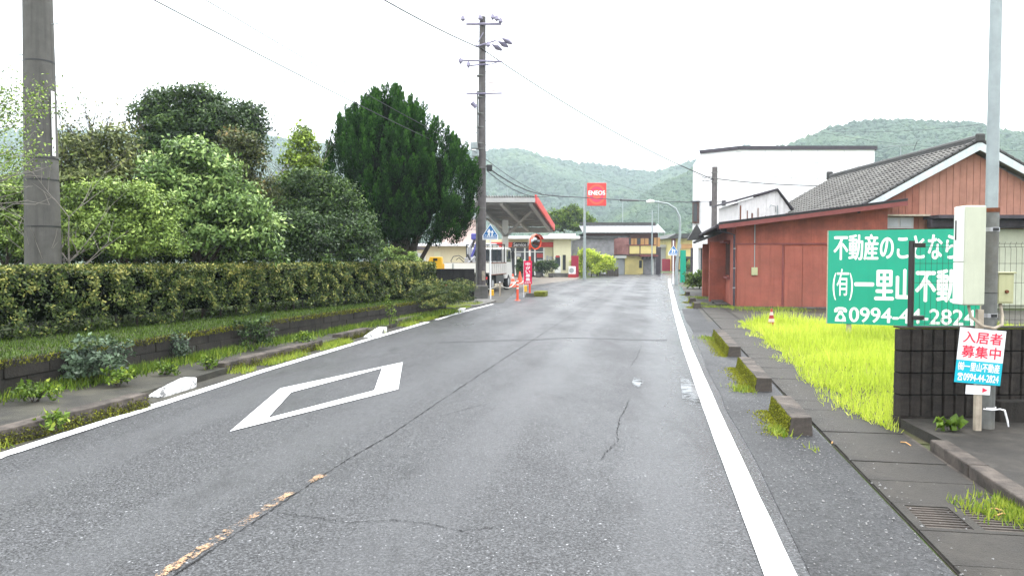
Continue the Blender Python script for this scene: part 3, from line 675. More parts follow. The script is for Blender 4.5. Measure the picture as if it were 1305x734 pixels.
# ================================================================== TREES behind the hedge
tg_ = 'garden trees behind the hedge'; Z0 = .45
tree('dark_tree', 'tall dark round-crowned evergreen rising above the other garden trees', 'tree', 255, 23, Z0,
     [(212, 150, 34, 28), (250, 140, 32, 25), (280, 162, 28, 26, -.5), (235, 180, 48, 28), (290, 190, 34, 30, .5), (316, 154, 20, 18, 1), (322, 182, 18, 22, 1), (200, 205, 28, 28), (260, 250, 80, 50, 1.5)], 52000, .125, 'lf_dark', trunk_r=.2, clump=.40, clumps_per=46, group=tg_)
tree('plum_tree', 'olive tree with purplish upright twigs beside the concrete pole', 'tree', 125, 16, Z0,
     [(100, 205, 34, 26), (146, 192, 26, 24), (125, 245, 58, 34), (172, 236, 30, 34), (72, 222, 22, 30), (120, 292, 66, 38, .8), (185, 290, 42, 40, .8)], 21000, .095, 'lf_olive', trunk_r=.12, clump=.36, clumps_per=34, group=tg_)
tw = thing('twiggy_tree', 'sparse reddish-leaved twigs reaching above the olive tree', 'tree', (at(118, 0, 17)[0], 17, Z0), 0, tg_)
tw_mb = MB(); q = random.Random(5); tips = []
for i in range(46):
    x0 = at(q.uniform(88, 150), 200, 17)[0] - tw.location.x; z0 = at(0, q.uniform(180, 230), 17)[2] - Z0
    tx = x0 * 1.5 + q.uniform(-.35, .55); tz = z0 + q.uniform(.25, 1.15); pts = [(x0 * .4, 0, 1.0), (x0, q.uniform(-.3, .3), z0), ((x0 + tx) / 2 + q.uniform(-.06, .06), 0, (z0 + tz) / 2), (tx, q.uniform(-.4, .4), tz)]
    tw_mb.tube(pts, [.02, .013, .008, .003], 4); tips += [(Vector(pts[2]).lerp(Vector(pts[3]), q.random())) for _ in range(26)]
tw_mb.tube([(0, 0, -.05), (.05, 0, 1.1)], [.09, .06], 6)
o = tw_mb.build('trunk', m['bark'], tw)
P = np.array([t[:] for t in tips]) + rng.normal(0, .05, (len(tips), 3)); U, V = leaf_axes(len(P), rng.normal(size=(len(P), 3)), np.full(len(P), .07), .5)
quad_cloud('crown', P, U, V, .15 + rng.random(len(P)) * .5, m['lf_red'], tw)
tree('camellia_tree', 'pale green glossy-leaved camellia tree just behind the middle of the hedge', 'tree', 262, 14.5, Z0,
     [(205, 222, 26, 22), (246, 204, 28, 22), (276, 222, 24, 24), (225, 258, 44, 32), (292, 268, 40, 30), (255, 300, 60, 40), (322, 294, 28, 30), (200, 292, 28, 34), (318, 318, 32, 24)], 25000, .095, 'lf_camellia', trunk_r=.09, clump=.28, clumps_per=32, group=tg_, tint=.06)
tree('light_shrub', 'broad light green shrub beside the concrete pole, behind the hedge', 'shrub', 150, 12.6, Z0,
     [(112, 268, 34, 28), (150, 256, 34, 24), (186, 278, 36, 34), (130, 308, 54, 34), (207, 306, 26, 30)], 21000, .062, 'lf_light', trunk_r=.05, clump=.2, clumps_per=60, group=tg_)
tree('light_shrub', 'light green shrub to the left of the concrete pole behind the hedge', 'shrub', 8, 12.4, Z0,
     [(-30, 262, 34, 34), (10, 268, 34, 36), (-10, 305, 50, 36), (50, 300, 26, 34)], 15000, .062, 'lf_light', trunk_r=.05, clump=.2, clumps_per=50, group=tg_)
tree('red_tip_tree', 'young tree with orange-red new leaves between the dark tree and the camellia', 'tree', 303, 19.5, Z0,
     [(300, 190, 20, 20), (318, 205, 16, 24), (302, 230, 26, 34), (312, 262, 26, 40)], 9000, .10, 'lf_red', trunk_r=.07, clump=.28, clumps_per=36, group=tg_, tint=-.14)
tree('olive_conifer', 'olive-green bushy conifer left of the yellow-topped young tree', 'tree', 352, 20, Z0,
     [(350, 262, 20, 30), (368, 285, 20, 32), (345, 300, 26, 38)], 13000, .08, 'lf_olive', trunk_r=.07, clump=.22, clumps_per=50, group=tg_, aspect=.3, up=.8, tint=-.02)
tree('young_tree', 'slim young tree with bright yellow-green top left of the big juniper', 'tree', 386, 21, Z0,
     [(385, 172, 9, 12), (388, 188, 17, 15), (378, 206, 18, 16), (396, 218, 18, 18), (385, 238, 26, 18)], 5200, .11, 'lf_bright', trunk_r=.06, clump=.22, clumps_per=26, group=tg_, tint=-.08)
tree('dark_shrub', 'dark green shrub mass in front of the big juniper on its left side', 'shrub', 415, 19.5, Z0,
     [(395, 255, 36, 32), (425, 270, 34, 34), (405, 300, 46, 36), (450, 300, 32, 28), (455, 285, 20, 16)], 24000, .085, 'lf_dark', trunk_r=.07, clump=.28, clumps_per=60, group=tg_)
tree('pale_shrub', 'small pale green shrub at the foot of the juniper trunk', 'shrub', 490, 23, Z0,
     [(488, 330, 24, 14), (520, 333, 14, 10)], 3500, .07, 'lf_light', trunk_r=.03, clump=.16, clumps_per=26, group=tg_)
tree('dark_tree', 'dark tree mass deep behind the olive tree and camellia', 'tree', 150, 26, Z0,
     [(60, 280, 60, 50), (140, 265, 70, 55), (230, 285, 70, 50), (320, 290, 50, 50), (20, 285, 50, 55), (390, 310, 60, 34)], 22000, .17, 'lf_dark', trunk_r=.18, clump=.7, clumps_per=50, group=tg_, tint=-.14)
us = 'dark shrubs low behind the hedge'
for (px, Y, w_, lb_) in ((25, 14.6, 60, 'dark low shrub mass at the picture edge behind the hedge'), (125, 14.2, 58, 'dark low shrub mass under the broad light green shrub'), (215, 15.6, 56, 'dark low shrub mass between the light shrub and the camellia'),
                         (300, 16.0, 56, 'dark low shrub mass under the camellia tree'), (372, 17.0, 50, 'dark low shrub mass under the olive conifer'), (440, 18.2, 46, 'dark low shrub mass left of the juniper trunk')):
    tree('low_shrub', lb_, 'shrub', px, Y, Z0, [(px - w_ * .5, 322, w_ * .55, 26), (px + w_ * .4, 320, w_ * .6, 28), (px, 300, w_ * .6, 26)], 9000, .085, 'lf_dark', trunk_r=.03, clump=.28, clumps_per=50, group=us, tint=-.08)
# bare trees
def bare(label, px, Y, top_py, mat, seed, spread, n_limb, r0, group, depth=3, z0=Z0, lean=0):
    bx = at(px, 335, Y)[0]; t = thing('bare_tree', label, 'tree', (bx, Y, z0), 0, group); z1 = at(px, top_py, Y)[2]
    grow((0, 0, -.05), (lean, 0, (z1 - z0) * .8), r0, n_limb=n_limb, depth=depth, seed=seed, spread=spread).build('trunk', m[mat], t, smooth=True); return t
bare('grey leafless tree showing against the hills left of the slim young tree', 345, 24, 190, 'bark_pale', 3, .9, 9, .06, tg_)
bare('whitish bare shrub just right of the concrete pole', 88, 12.0, 235, 'bark_pale', 9, .7, 8, .028, tg_, 2)
bare('whitish bare stems rising through the hedge beside the pole', 76, 11.9, 262, 'bark_pale', 4, .8, 7, .02, tg_, 2)
# overhanging branch tree at far left
ov = thing('overhanging_tree', 'thin-branched tree at the picture edge reaching across the concrete pole', 'tree', (-7.1, 9.7, Z0), 0, tg_)
ob = MB(); q = random.Random(21); ends = []
for i in range(30):
    ty = q.uniform(105, 262); tx = q.uniform(0, 74) if ty < 215 else q.uniform(14, 62); Y = 9.75 + q.uniform(-.35, .3)
    e = Vector(at(tx, ty, Y)) - ov.location; st_ = Vector((q.uniform(-.25, .1), 0, min(e.z * .8, 2.4) + q.uniform(-.5, .3))); pts = [st_]; kk = 7
    for k in range(1, kk + 1):
        u = k / kk; pts.append(st_.lerp(e, u) + Vector((q.uniform(-.04, .04), q.uniform(-.05, .05), .10 * math.sin(u * 3.1) + q.uniform(-.03, .04))))
    ob.tube(pts, [.011 * (1 - .8 * k / kk) for k in range(kk + 1)], 5)
    for _ in range(3):
        k = q.randint(2, kk); b_ = pts[k]; d_ = Vector((q.uniform(-.05, .25), q.uniform(-.1, .1), q.uniform(-.06, .2))); ob.tube([b_, b_ + d_ * .5 + Vector((0, 0, q.uniform(-.02, .03))), b_ + d_], [.004, .003, .0015], 4)
        if ty < 215: ends += [b_ + d_ * q.uniform(.2, 1.1) for _ in range(34)]
    if ty < 215: ends += [pts[q.randint(3, kk)].lerp(e, q.random()) for _ in range(70)]
ob.tube([(0, 0, -.05), (-.05, 0, 1.0), (-.1, 0, 2.0)], [.07, .06, .04], 8)
ob.build('trunk', m['bark_pale'], ov, smooth=True)
P = np.array([e[:] for e in ends]) + rng.normal(0, .075, (len(ends), 3)); U, V = leaf_axes(len(P), rng.normal(size=(len(P), 3)), np.full(len(P), .042) * rng.uniform(.6, 1.3, len(P)), .5)
quad_cloud('crown', P, U, V, .45 + rng.normal(0, .2, len(P)), m['lf_light'], ov)
# big juniper ----------------------------------------------------
JY = 26.0
jn = thing('juniper_tree', 'huge dark green flame-tufted juniper with a dome-shaped crown beside the utility pole', 'tree', (at(503, 0, JY)[0], JY, Z0)); jx = jn.location.x
prof = [(108, 494, 4), (122, 493, 14), (136, 493, 32), (150, 493, 50), (170, 499, 70), (190, 504, 85), (215, 508, 97), (240, 508, 99), (262, 508, 95), (280, 512, 84), (296, 520, 62), (308, 530, 42)]
ys = [p[0] for p in prof]
tufts = []
for i in range(820):
    py = rng.uniform(116, 302); cx = np.interp(py, ys, [p[1] for p in prof]); hw = np.interp(py, ys, [p[2] for p in prof]); ph = rng.uniform(0, 2 * math.pi)
    if math.sin(ph) > .5 and rng.random() < .7: continue
    hw *= 1 + .10 * noise.noise(Vector((math.cos(ph) * 1.8, math.sin(ph) * 1.8, py * .03)))
    f_ = rng.uniform(.86, 1.0) if rng.random() < .8 else rng.uniform(.5, .86)
    X = at(cx, py, JY)[0] + hw * JY / F * math.cos(ph) * f_ - jx; Yy = hw * JY / F * .85 * math.sin(ph) * f_; Zz = at(cx, py, JY)[2] - Z0
    low = (py - 112) / 190; L = rng.uniform(.75, 1.25) * (1 - .35 * low); out_ = Vector((math.cos(ph), math.sin(ph) * .85, 0))
    d = (Vector((0, 0, 1)) + out_ * rng.uniform(.02, .22) * (1 + 1.2 * low)).normalized()
    tufts.append((X, Yy, Zz - L * (.8 - .3 * low), d, L, rng.uniform(.11, .17) * (1 + .35 * low)))
for (px, py, L) in ((500, 130, 1.3), (478, 142, 1.0), (440, 170, 1.3), (508, 140, 1.2), (470, 150, .9), (530, 162, .9), (545, 170, .9), (560, 178, .8), (575, 190, .8), (588, 200, .7), (600, 215, .8), (423, 195, .8), (412, 205, .8), (455, 155, .9), (520, 150, .9), (448, 165, .8)):
    p = at(px, py + 12, JY); tufts.append((p[0] - jx, rng.uniform(-.5, .5), p[2] - Z0 - L * .35, Vector((rng.uniform(-.08, .08), 0, 1)).normalized(), L, .13))
for (px, py) in ((562, 288), (570, 298), (578, 290), (556, 300), (590, 280), (585, 270), (548, 306), (538, 292), (596, 262), (470, 296), (455, 290), (440, 282)):
    p = at(px, py, JY); tufts.append((p[0] - jx, rng.uniform(-1.2, .2), p[2] - Z0 - .2, Vector((.2, 0, .8)).normalized(), .45, .2))
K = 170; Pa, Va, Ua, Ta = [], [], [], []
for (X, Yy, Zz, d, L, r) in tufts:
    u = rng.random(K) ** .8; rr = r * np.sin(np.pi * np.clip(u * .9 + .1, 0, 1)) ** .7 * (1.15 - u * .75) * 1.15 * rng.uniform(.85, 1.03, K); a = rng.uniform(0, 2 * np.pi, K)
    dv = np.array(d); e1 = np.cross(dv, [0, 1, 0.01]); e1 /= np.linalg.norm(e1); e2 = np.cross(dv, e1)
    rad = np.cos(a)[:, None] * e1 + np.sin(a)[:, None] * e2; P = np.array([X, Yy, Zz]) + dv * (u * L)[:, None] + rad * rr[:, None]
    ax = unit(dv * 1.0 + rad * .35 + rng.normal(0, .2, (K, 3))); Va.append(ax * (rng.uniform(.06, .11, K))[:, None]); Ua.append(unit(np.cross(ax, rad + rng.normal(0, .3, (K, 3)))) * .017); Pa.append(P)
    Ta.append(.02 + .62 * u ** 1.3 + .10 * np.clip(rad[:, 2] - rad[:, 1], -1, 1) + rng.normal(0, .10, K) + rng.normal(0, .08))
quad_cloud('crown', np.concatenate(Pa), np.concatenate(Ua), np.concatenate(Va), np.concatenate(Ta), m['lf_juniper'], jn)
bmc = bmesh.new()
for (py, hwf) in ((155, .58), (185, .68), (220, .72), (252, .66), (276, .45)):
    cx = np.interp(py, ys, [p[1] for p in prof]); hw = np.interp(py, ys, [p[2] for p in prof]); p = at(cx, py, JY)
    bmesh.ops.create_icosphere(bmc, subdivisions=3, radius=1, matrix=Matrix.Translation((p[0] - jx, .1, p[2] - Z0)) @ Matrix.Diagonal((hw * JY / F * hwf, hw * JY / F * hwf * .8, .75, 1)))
me = bpy.data.meshes.new('shade_core'); bmc.to_mesh(me); bmc.free(); link('shade_core', me, m['core'], jn)  # solid dark blobs added inside the crown as its inner shade
jt = MB(); q = random.Random(2)
zt = at(0, 285, JY)[2] - Z0
for (dx, rr) in ((-.55, .17), (-.2, .2), (.25, .2), (.6, .15), (.05, .16), (1.2, .08), (-1.2, .08)):
    jt.tube([(dx * .25, q.uniform(-.1, .1), -.1), (dx * .4, q.uniform(-.15, .15), .4), (dx * .9 + .1, q.uniform(-.2, .2), zt * .75), (dx * 1.6 + .2, q.uniform(-.3, .3), zt + .6)], [rr * 1.15, rr, rr * .8, rr * .5], 8)
jt.build('trunk', m['bark'], jn, smooth=True)

# ================================================================== LEFT CONCRETE POLE
pl = thing('concrete_pole', 'thick concrete utility pole rising behind the hedge in front of the garden trees', 'utility pole', (at(48, 0, 11.7)[0], 11.7, .4))
tube('pole', [(0, 0, 0), (0, 0, 5.0), (0, 0, 11.4)], [.258, .195, .14], m['con_pole'], pl, 28)
for py in (80, 203, 230, 289):
    z = at(48, py, 11.7)[2] - .4; r = .258 - .0126 * z + .004; mb = MB()
    mb.tube([(0, 0, z - .01), (0, 0, z + .01)], r, 28); mb.build('band', m['black'], pl, smooth=True)
for i, z in enumerate((4.1, 4.55, 5.0, 5.5)):
    sx = 1 if i % 2 else -1; tube('step_bolt', [(sx * .17, 0, z), (sx * .30, 0, z + .01)], .008, m['steel'], pl, 6)
MB().box(.225, .235, -.10, -.03, at(0, 200, 11.7)[2] - .4, at(0, 118, 11.7)[2] - .4).build('number_plate', m['white'], pl)

# ================================================================== MAIN UTILITY POLE
PY = 29.5; up_ = thing('utility_pole', 'tall concrete utility pole with crossarms and insulators by the filling station entrance', 'utility pole', (at(612.5, 0, PY)[0], PY, 0)); ux = up_.location.x
def UP(px, py, dy=0): p = at(px, py, PY + dy); return (p[0] - ux, dy, p[2])
tube('pole', [(0, 0, 0), (UP(615, 22)[0], 0, UP(616, 22)[2])], [.185, .12], m['con_pole2'], up_, 20)
def arm(x0, y0, x1, y1, r=.035, dy=-.18):
    return tube('crossarm', [UP(x0, y0, dy), UP(x1, y1, dy)], r, m['insul'], up_, 6)
arm(594, 31, 639, 31, .045); arm(587, 77, 640, 79, .035); arm(598, 84, 622, 82, .03); arm(594, 120, 640, 119, .032); arm(606, 60, 632, 52, .03)
tube('brace', [UP(606, 60, -.18), UP(616, 42, -.18)], .02, m['insul'], up_, 5); tube('brace', [UP(620, 84, -.18), UP(636, 79, -.18)], .02, m['insul'], up_, 5)
for (x, y) in ((590, 24), (628, 22), (633, 24), (587, 78), (597, 83), (622, 57), (612, 23), (638, 27)):
    a = UP(x, y, -.2); mb = MB(); mb.tube([(a[0], a[1], a[2] - .12), (a[0], a[1], a[2] - .06), (a[0], a[1], a[2] - .05), (a[0], a[1], a[2] + .06), (a[0], a[1], a[2] + .12)], [.02, .05, .09, .07, .03], 8); mb.build('insulator', m['insul'], up_, smooth=True)
for (x, y) in ((646, 55), (641, 59), (633, 63)):
    a = UP(x - 6, y - 6, -.2); b = UP(x + 6, y + 1, .2); tube('strain_insulator', [a, tuple((np.array(a) + np.array(b)) / 2), b], [.02, .10, .05], m['insul'], up_, 7)
tube('street_light', [UP(601, 131, -.25), UP(607, 137, -.2)], [.09, .07], m['insul'], up_, 8)
for (x, y) in ((604, 186), (606, 196)): a = UP(x, y, -.25); MB().box(a[0] - .13, a[0] + .13, -.4, -.15, a[2] - .12, a[2] + .12).build('junction_box', m['steel'], up_, bevel=.02)
a = UP(624, 215, -.2); MB().box(a[0] - .12, a[0] + .10, -.3, -.1, a[2] - .10, a[2] + .14).build('junction_box', m['black'], up_, bevel=.03)
for z in (3.4, 4.9, 5.6, 5.8, 6.4, 6.9, 7.5, 7.7, 8.3): MB().tube([(0, 0, z - .02), (0, 0, z + .02)], .205 - z * .006 + .008, 14).build('band', m['steel_dirty'], up_)
for i in range(14):
    sx = 1 if i % 2 else -1; z = 2.6 + i * .45; r = .20 - z * .006; tube('step_bolt', [(sx * r, 0, z), (sx * (r + .14), 0, z)], .012, m['steel'], up_, 5)
tube('conduit', [(-.17, -.16, .5), (-.12, -.12, 7.6)], .03, m['steel_dirty'], up_, 6)
MB().box(.04, .16, -.215, -.205, .7, 1.05).build('number_plate', m['stake'], up_)
for i in range(4):
    a = UP(622, 106 + i * 3.5, -.1); tube('connector', [a, (a[0] + .28, a[1], a[2] + .02)], .018, m['rust'], up_, 4)

# ------------------------------------------------------------------ wires
def wire(a, b, sag, r, label, n=18, mat='cable', group='overhead wires', kinkpts=None):
    a = Vector(a); b = Vector(b); pts = []
    for i in range(n + 1):
        u = i / n; p = a.lerp(b, u); p.z -= sag * 4 * u * (1 - u); pts.append(p)
    mid = pts[0]; t = MB().tube([p - mid for p in pts], r, 5).build('overhead_cable', m[mat], None, smooth=True); t.location = mid
    return tag(t, label, 'cable', group)
lp_ = Vector(pl.location); LPt = lambda z: (lp_.x + .1, lp_.y, z)
wood = at(912.5, 0, 38)
wire(LPt(8.6), at(613, 62, PY - .2), .35, .022, 'thick twisted cable running from above the hedge to the tall utility pole')
wire(at(613, 62, PY - .2), at(909, 229, 37.9), .35, .022, 'thick twisted cable descending from the utility pole to the wooden pole')
wire(LPt(6.75), at(610, 196, PY - .2), .15, .010, 'thin cable crossing in front of the juniper top, upper one')
wire(LPt(6.15), at(610, 206, PY - .2), .10, .012, 'thin cable crossing in front of the juniper, lower one')
wire(LPt(10.9), at(590, 24, PY - .2), .3, .004, 'faint high wire to the left end of the top crossarm')
wire(LPt(10.4), at(587, 78, PY - .2), .3, .004, 'faint high wire to the left end of the middle crossarm')
for (x0, y0, x1, y1, lb_) in ((652, 56, 1010, 70, 'uppermost'), (646, 60, 1000, 84, 'middle'), (640, 64, 990, 98, 'lowest')):
    wire(at(x0, y0, PY), at(x1, y1, 75), .9, .005, lb_ + ' of three faint wires leaving the pole top to the right')
pts_ = [Vector(at(*p)) for p in ((619, 212, 29.5), (636, 224, 30.8), (655, 235.5, 32.5), (672, 243, 34.5), (690, 248, 37), (715, 250.5, 40), (746, 252, 44), (790, 255, 50), (830, 256.5, 54), (886, 258, 59.5))]
o = MB().tube([p - pts_[0] for p in pts_], .026, 6).build('overhead_cable', m['cable'], None, smooth=True); o.location = pts_[0]; tag(o, 'thick dark cable sagging from the utility pole past the red square sign', 'cable', 'overhead wires')
wire(at(619, 203, PY), at(690, 247, 37), .12, .012, 'thin cable joining the sagging thick cable below the utility pole')
wire(at(622, 219, PY), at(700, 250, 38.5), .35, .016, 'second strand joining the sagging cable')
b0, b1 = at(791, 255, 50.1), at(813, 255.8, 52.3)
o = tube('cable_sleeve', [b0, b1], .065, m['black']); tag(o, 'black sleeve on the sagging cable right of the red square sign', 'cable sleeve')
wire(at(913, 228, 38), at(1075, 237, 34), .1, .02, 'dark cable from the wooden pole to the tiled roof')
wire(at(913, 219, 38), at(1090, 228, 34), .1, .007, 'thin upper cable from the wooden pole to the tiled roof')
wire(at(913, 232, 38), at(972, 249, 31), .1, .007, 'thin cable from the wooden pole to the small corrugated gable')
wire(at(880, 180, 75), at(913, 219, 38), .1, .008, 'thin cable reaching the wooden pole from beyond')
wire(at(938, 193, 56), at(1200, 216, 45), .3, .010, 'cable running across the top of the white building')
wire(at(880, 257, 57.5), at(940, 257, 57.5), .05, .02, 'cable fixed along the white building wall')
wire(at(1000, 186, 70), at(1330, 212, 60), .4, .012, 'cable crossing behind the tiled roof top')
wire(at(1020, 163, 120), at(1330, 192, 100), 1.0, .022, 'cable in front of the hill behind the roof, lower')
wire(at(1060, 168, 120), at(1300, 152, 100), .6, .022, 'cable in front of the hill behind the roof, upper')
wire(at(700, 200, 90), at(890, 262, 60), .5, .010, 'thin cable descending to the white building')

# ================================================================== WOODEN POLE
wp = thing('wooden_pole', 'weathered wooden utility pole in front of the white building', 'utility pole', (wood[0], 38, 0)); zt = at(912, 213, 38)[2]
tube('pole', [(0, 0, 0), (.02, 0, zt)], [.15, .125], m['wood_pole'], wp, 14)
for dz in (.3, .55, .75): MB().tube([(0, 0, zt - dz), (0, 0, zt - dz + .05)], .145, 12).build('band', m['steel_dirty'], wp)
for dz in (.45, .62): tube('hook', [(-.12, 0, zt - dz), (-.5, -.1, zt - dz - .08), (-.62, -.1, zt - dz - .02)], .018, m['cable'], wp, 5)

# ================================================================== RIGHT POLE, CABINETS, PLACARDS
RY = 6.52; rx = at(1257, 560, RY)[0]
rp = thing('steel_pole', 'grey steel pole standing on the raised pavement before the block wall', 'pole', (rx, RY, .085))
tube('lower_tube', [(0, 0, 0), (0, 0, 1.82)], .058, m['steel_dirty'], rp, 20); tube('upper_tube', [(0, 0, 1.82), (0, 0, 4.6)], [.047, .045], m['steel'], rp, 20)
mb = MB(); mb.tube([(0, 0, 1.80), (0, 0, 1.835)], .062, 20); mb.build('collar', m['rust'], rp, smooth=True)
for z in (.93, 1.64): MB().tube([(0, 0, z), (0, 0, z + .035)], .063, 20).build('clamp_band', m['silver'], rp, smooth=True); MB().box(-.02, .02, -.075, -.06, z + .005, z + .03).build('clamp_band', m['black'], rp)
MB().tube([(0, 0, 1.13), (0, 0, 1.136)], .060, 20).build('strap', m['black'], rp)
cb = thing('meter_cabinet', 'tall pale meter cabinet strapped to the left side of the steel pole', 'cabinet', (3.655, 6.33, 1.125))
MB().box(0, .165, 0, .165, 0, .805).build('body', m['box_beige'], cb, bevel=.012)
MB().box(-.006, -.0, .02, .165, .005, .345).build('side_cover', m['box_white'], cb, bevel=.003); MB().box(-.006, -.0, .02, .165, .352, .80).build('side_cover', m['box_white'], cb, bevel=.003)
MB().box(-.009, -.006, .125, .14, .53, .69).build('slot', m['black'], cb); MB().box(.165, .20, .06, .12, .1, .16).build('bracket', m['steel_dirty'], cb); MB().box(.165, .20, .06, .12, .66, .72).build('bracket', m['steel_dirty'], cb)
jb = thing('junction_box', 'small tan lockable box on the right side of the steel pole', 'electrical box', (4.02, 6.50, 1.13))
MB().box(0, .14, 0, .10, 0, .25).build('body', m['box_tan'], jb, bevel=.004); MB().box(-.01, .15, -.018, .11, .25, .262).build('lid', m['box_tan'], jb, bevel=.003); MB().box(.012, .128, -.006, 0, .012, .24).build('door', m['box_tan'], jb, bevel=.003)
mb = MB(); mb.tube([(.075, -.006, .10), (.075, -.022, .10)], .014, 10); mb.build('lock', m['rust'], jb)
cdt = tube('conduit', [(3.74, 6.42, 1.12), (3.75, 6.40, 1.03), (3.83, 6.38, .955), (3.93, 6.38, .935), (4.02, 6.42, .96), (4.07, 6.5, 1.03), (4.075, 6.54, 1.13)], .012, m['stake']); tag(cdt, 'curved grey conduit looping under the two boxes on the steel pole', 'conduit')
stk = MB().box(-.024, .024, -.02, .02, 0, 1.0).build('wooden_stake', m['stake'], None); stk.location = (at(1244, 560, 6.44)[0], 6.43, .085); tag(stk, 'weathered wooden stake tied to the foot of the steel pole', 'stake')
tie = MB(); tie.tube([(rx + .063 * math.cos(a), RY + .063 * math.sin(a) - .0, .265) for a in np.linspace(-2.2, 3.4, 16)] , .005, 5)
tie.tube([(rx - .10, 6.405, .27), (rx - .03, 6.40, .262), (rx + .06, 6.44, .262), (rx + .085, 6.42, .255), (rx + .11, 6.42, .17), (rx + .12, 6.42, .12)], [.005, .005, .006, .009, .009, .006], 6)
tag(tie.build('rope_tie', m['white'], None, smooth=True), 'white plastic tie binding the stake to the steel pole', 'tie')
pc = at(1248, 454, 6.40)
pk = thing('placard', 'white and cyan placard with red and white lettering hung on the steel pole', 'sign', (pc[0], 6.385, pc[2]), R(2)); pk.rotation_euler = (0, R(5.5), R(4))
PW, PH = .395, .45
MB().box(-PW / 2, PW / 2, 0, .004, -PH / 2 + .185, PH / 2).build('panel', m['white'], pk); MB().box(-PW / 2, PW / 2, 0, .004, -PH / 2, -PH / 2 + .184).build('lower_panel', m['sign_cyan'], pk)
text('lettering', '入居者', -.165, .105, .335, .095, m['sign_red'], pk, -.002, .018); text('lettering', '募集中', -.165, -.015, .335, .098, m['sign_red'], pk, -.002, .018)
text('lettering', '㈲一里山不動産', -.18, -.125, .355, .072, m['white'], pk, -.002, .02)
text('lettering', '0994-44-2824', -.125, -.205, .30, .060, m['white'], pk, -.002, .025)
def phone(parent, x, z, w_, h_, mat, y=-.002, hole=None):
    mb = MB(); A = lambda a, b: (x + a * w_, z + b * h_)
    mb.prism([A(.05, .62), A(.0, .78), A(.12, .95), A(.35, 1.0), A(.65, 1.0), A(.88, .95), A(1.0, .78), A(.95, .62), A(.72, .66), A(.70, .80), A(.30, .80), A(.28, .66)], y - .001, y, 'y')
    mb.prism([A(.36, .74), A(.64, .74), A(.70, .55), A(.88, .28), A(.92, 0), A(.08, 0), A(.12, .28), A(.30, .55)], y - .001, y, 'y')
    o = mb.build('telephone_symbol', mat, parent)
    if hole:
        r = MB(); c_ = A(.5, .3); r.prism([(c_[0] + w_ * .17 * math.cos(a), c_[1] + h_ * .17 * math.sin(a)) for a in np.linspace(0, 2 * math.pi, 14)[:-1]], y - .0022, y - .0012, 'y'); r.build('dial', hole, parent)
phone(pk, -.178, -.207, .045, .062, m['white'], -.002, m['sign_cyan'])
pa = at(1245.5, 496.5, 6.41); ap = thing('arrow_plate', 'small white plate with a red arrow below the placard', 'sign', (pa[0], 6.40, pa[2])); ap.rotation_euler = (0, R(3), 0)
MB().box(-.10, .10, 0, .004, -.038, .038).build('panel', m['white'], ap); MB().prism([(.035, .02), (.035, -.02), (.08, 0)], -.002, -.0005, 'y').build('arrow', m['sign_red'], ap)

# ================================================================== BLOCK WALL + MESH FENCE
bw = thing('block_wall', 'dark scored-block wall at the edge of the raised pavement', 'wall', (3.42, 6.9, 0))
bwl = 5.6; MB().box(.012, bwl, .022, .11, 0, .875).build('wall_core', m['mortar'], bw); MB().box(0, bwl, .0, .118, 0, .105).build('footing', m['block'], bw, bevel=.01)
prof_ = []
for k in range(4):
    x0 = k * .0975; prof_ += [(x0 + .006, .022), (x0 + .013, 0.0), (x0 + .086, 0.0), (x0 + .0925, .022)]
prof_ += [(.391, .10), (0.0, .10)]
bm_ = MB().prism(prof_, .006, .188).mesh('block'); bm_.materials.append(m['block'])
for r_ in range(4):
    x = -.195 * (r_ % 2) if False else 0
    for k in range(14):
        o = bpy.data.objects.new('block', bm_); C.objects.link(o); o.parent = bw; o.location = (x + k * .392, -.006 + rnd.uniform(-.003, .004), .105 + r_ * .195)
lowb = MB().box(0, 2.2, 0, .12, 0, .27).build('concrete_plinth', m['wall_old'], None, bevel=.01); lowb.location = (4.22, 6.74, .0); tag(lowb, 'low dark concrete plinth against the foot of the block wall behind the steel pole', 'plinth')
MB().box(0.0, bwl, -.01, .12, .888, .902).build('coping', m['block'], bw)
fn = thing('mesh_fence', 'dark welded wire mesh fence mounted on top of the block wall', 'fence', (at(1168, 0, 6.96)[0], 6.96, .89))
for x in (0, 2.0, 4.0): MB().tube([(x, 0, 0), (x, 0, .77)], .026, 12).build('post', m['fence_dark'], fn, smooth=True)
wm = MB(); hz = (.04, .075, .40, .57, .715, .745)
for x in np.arange(.06, 4.0, .05): wm.tube([(x, -.03, .02), (x, -.03, .70), (x, -.012, .73), (x, -.03, .76)], .0016, 4)
for z in hz: wm.tube([(.0, -.033 if z < .72 else -.02, z), (4.0, -.033 if z < .72 else -.02, z)], .0026, 4)
o = wm.build('wire_mesh', m['fence_dark'], fn); o['kind'] = 'stuff'
for z in (.09, .73): MB().box(.0, .10, -.045, -.01, z - .02, z + .02).build('clip', m['fence_dark'], fn, bevel=.004)
wd_ = thing('weed', 'small broad-leaved weed at the foot of the block wall', 'weed', (*G(1213, 548, .09)[:2], .088))
crown('foliage', [(0, 0, .05, .12, .05, .045)], 70, .07, m['lf_weed'], wd_, .03, 9, .2, .8); tube('stems', [(0, 0, 0), (.02, 0, .06)], .004, m['lf_weed'], wd_, 4)

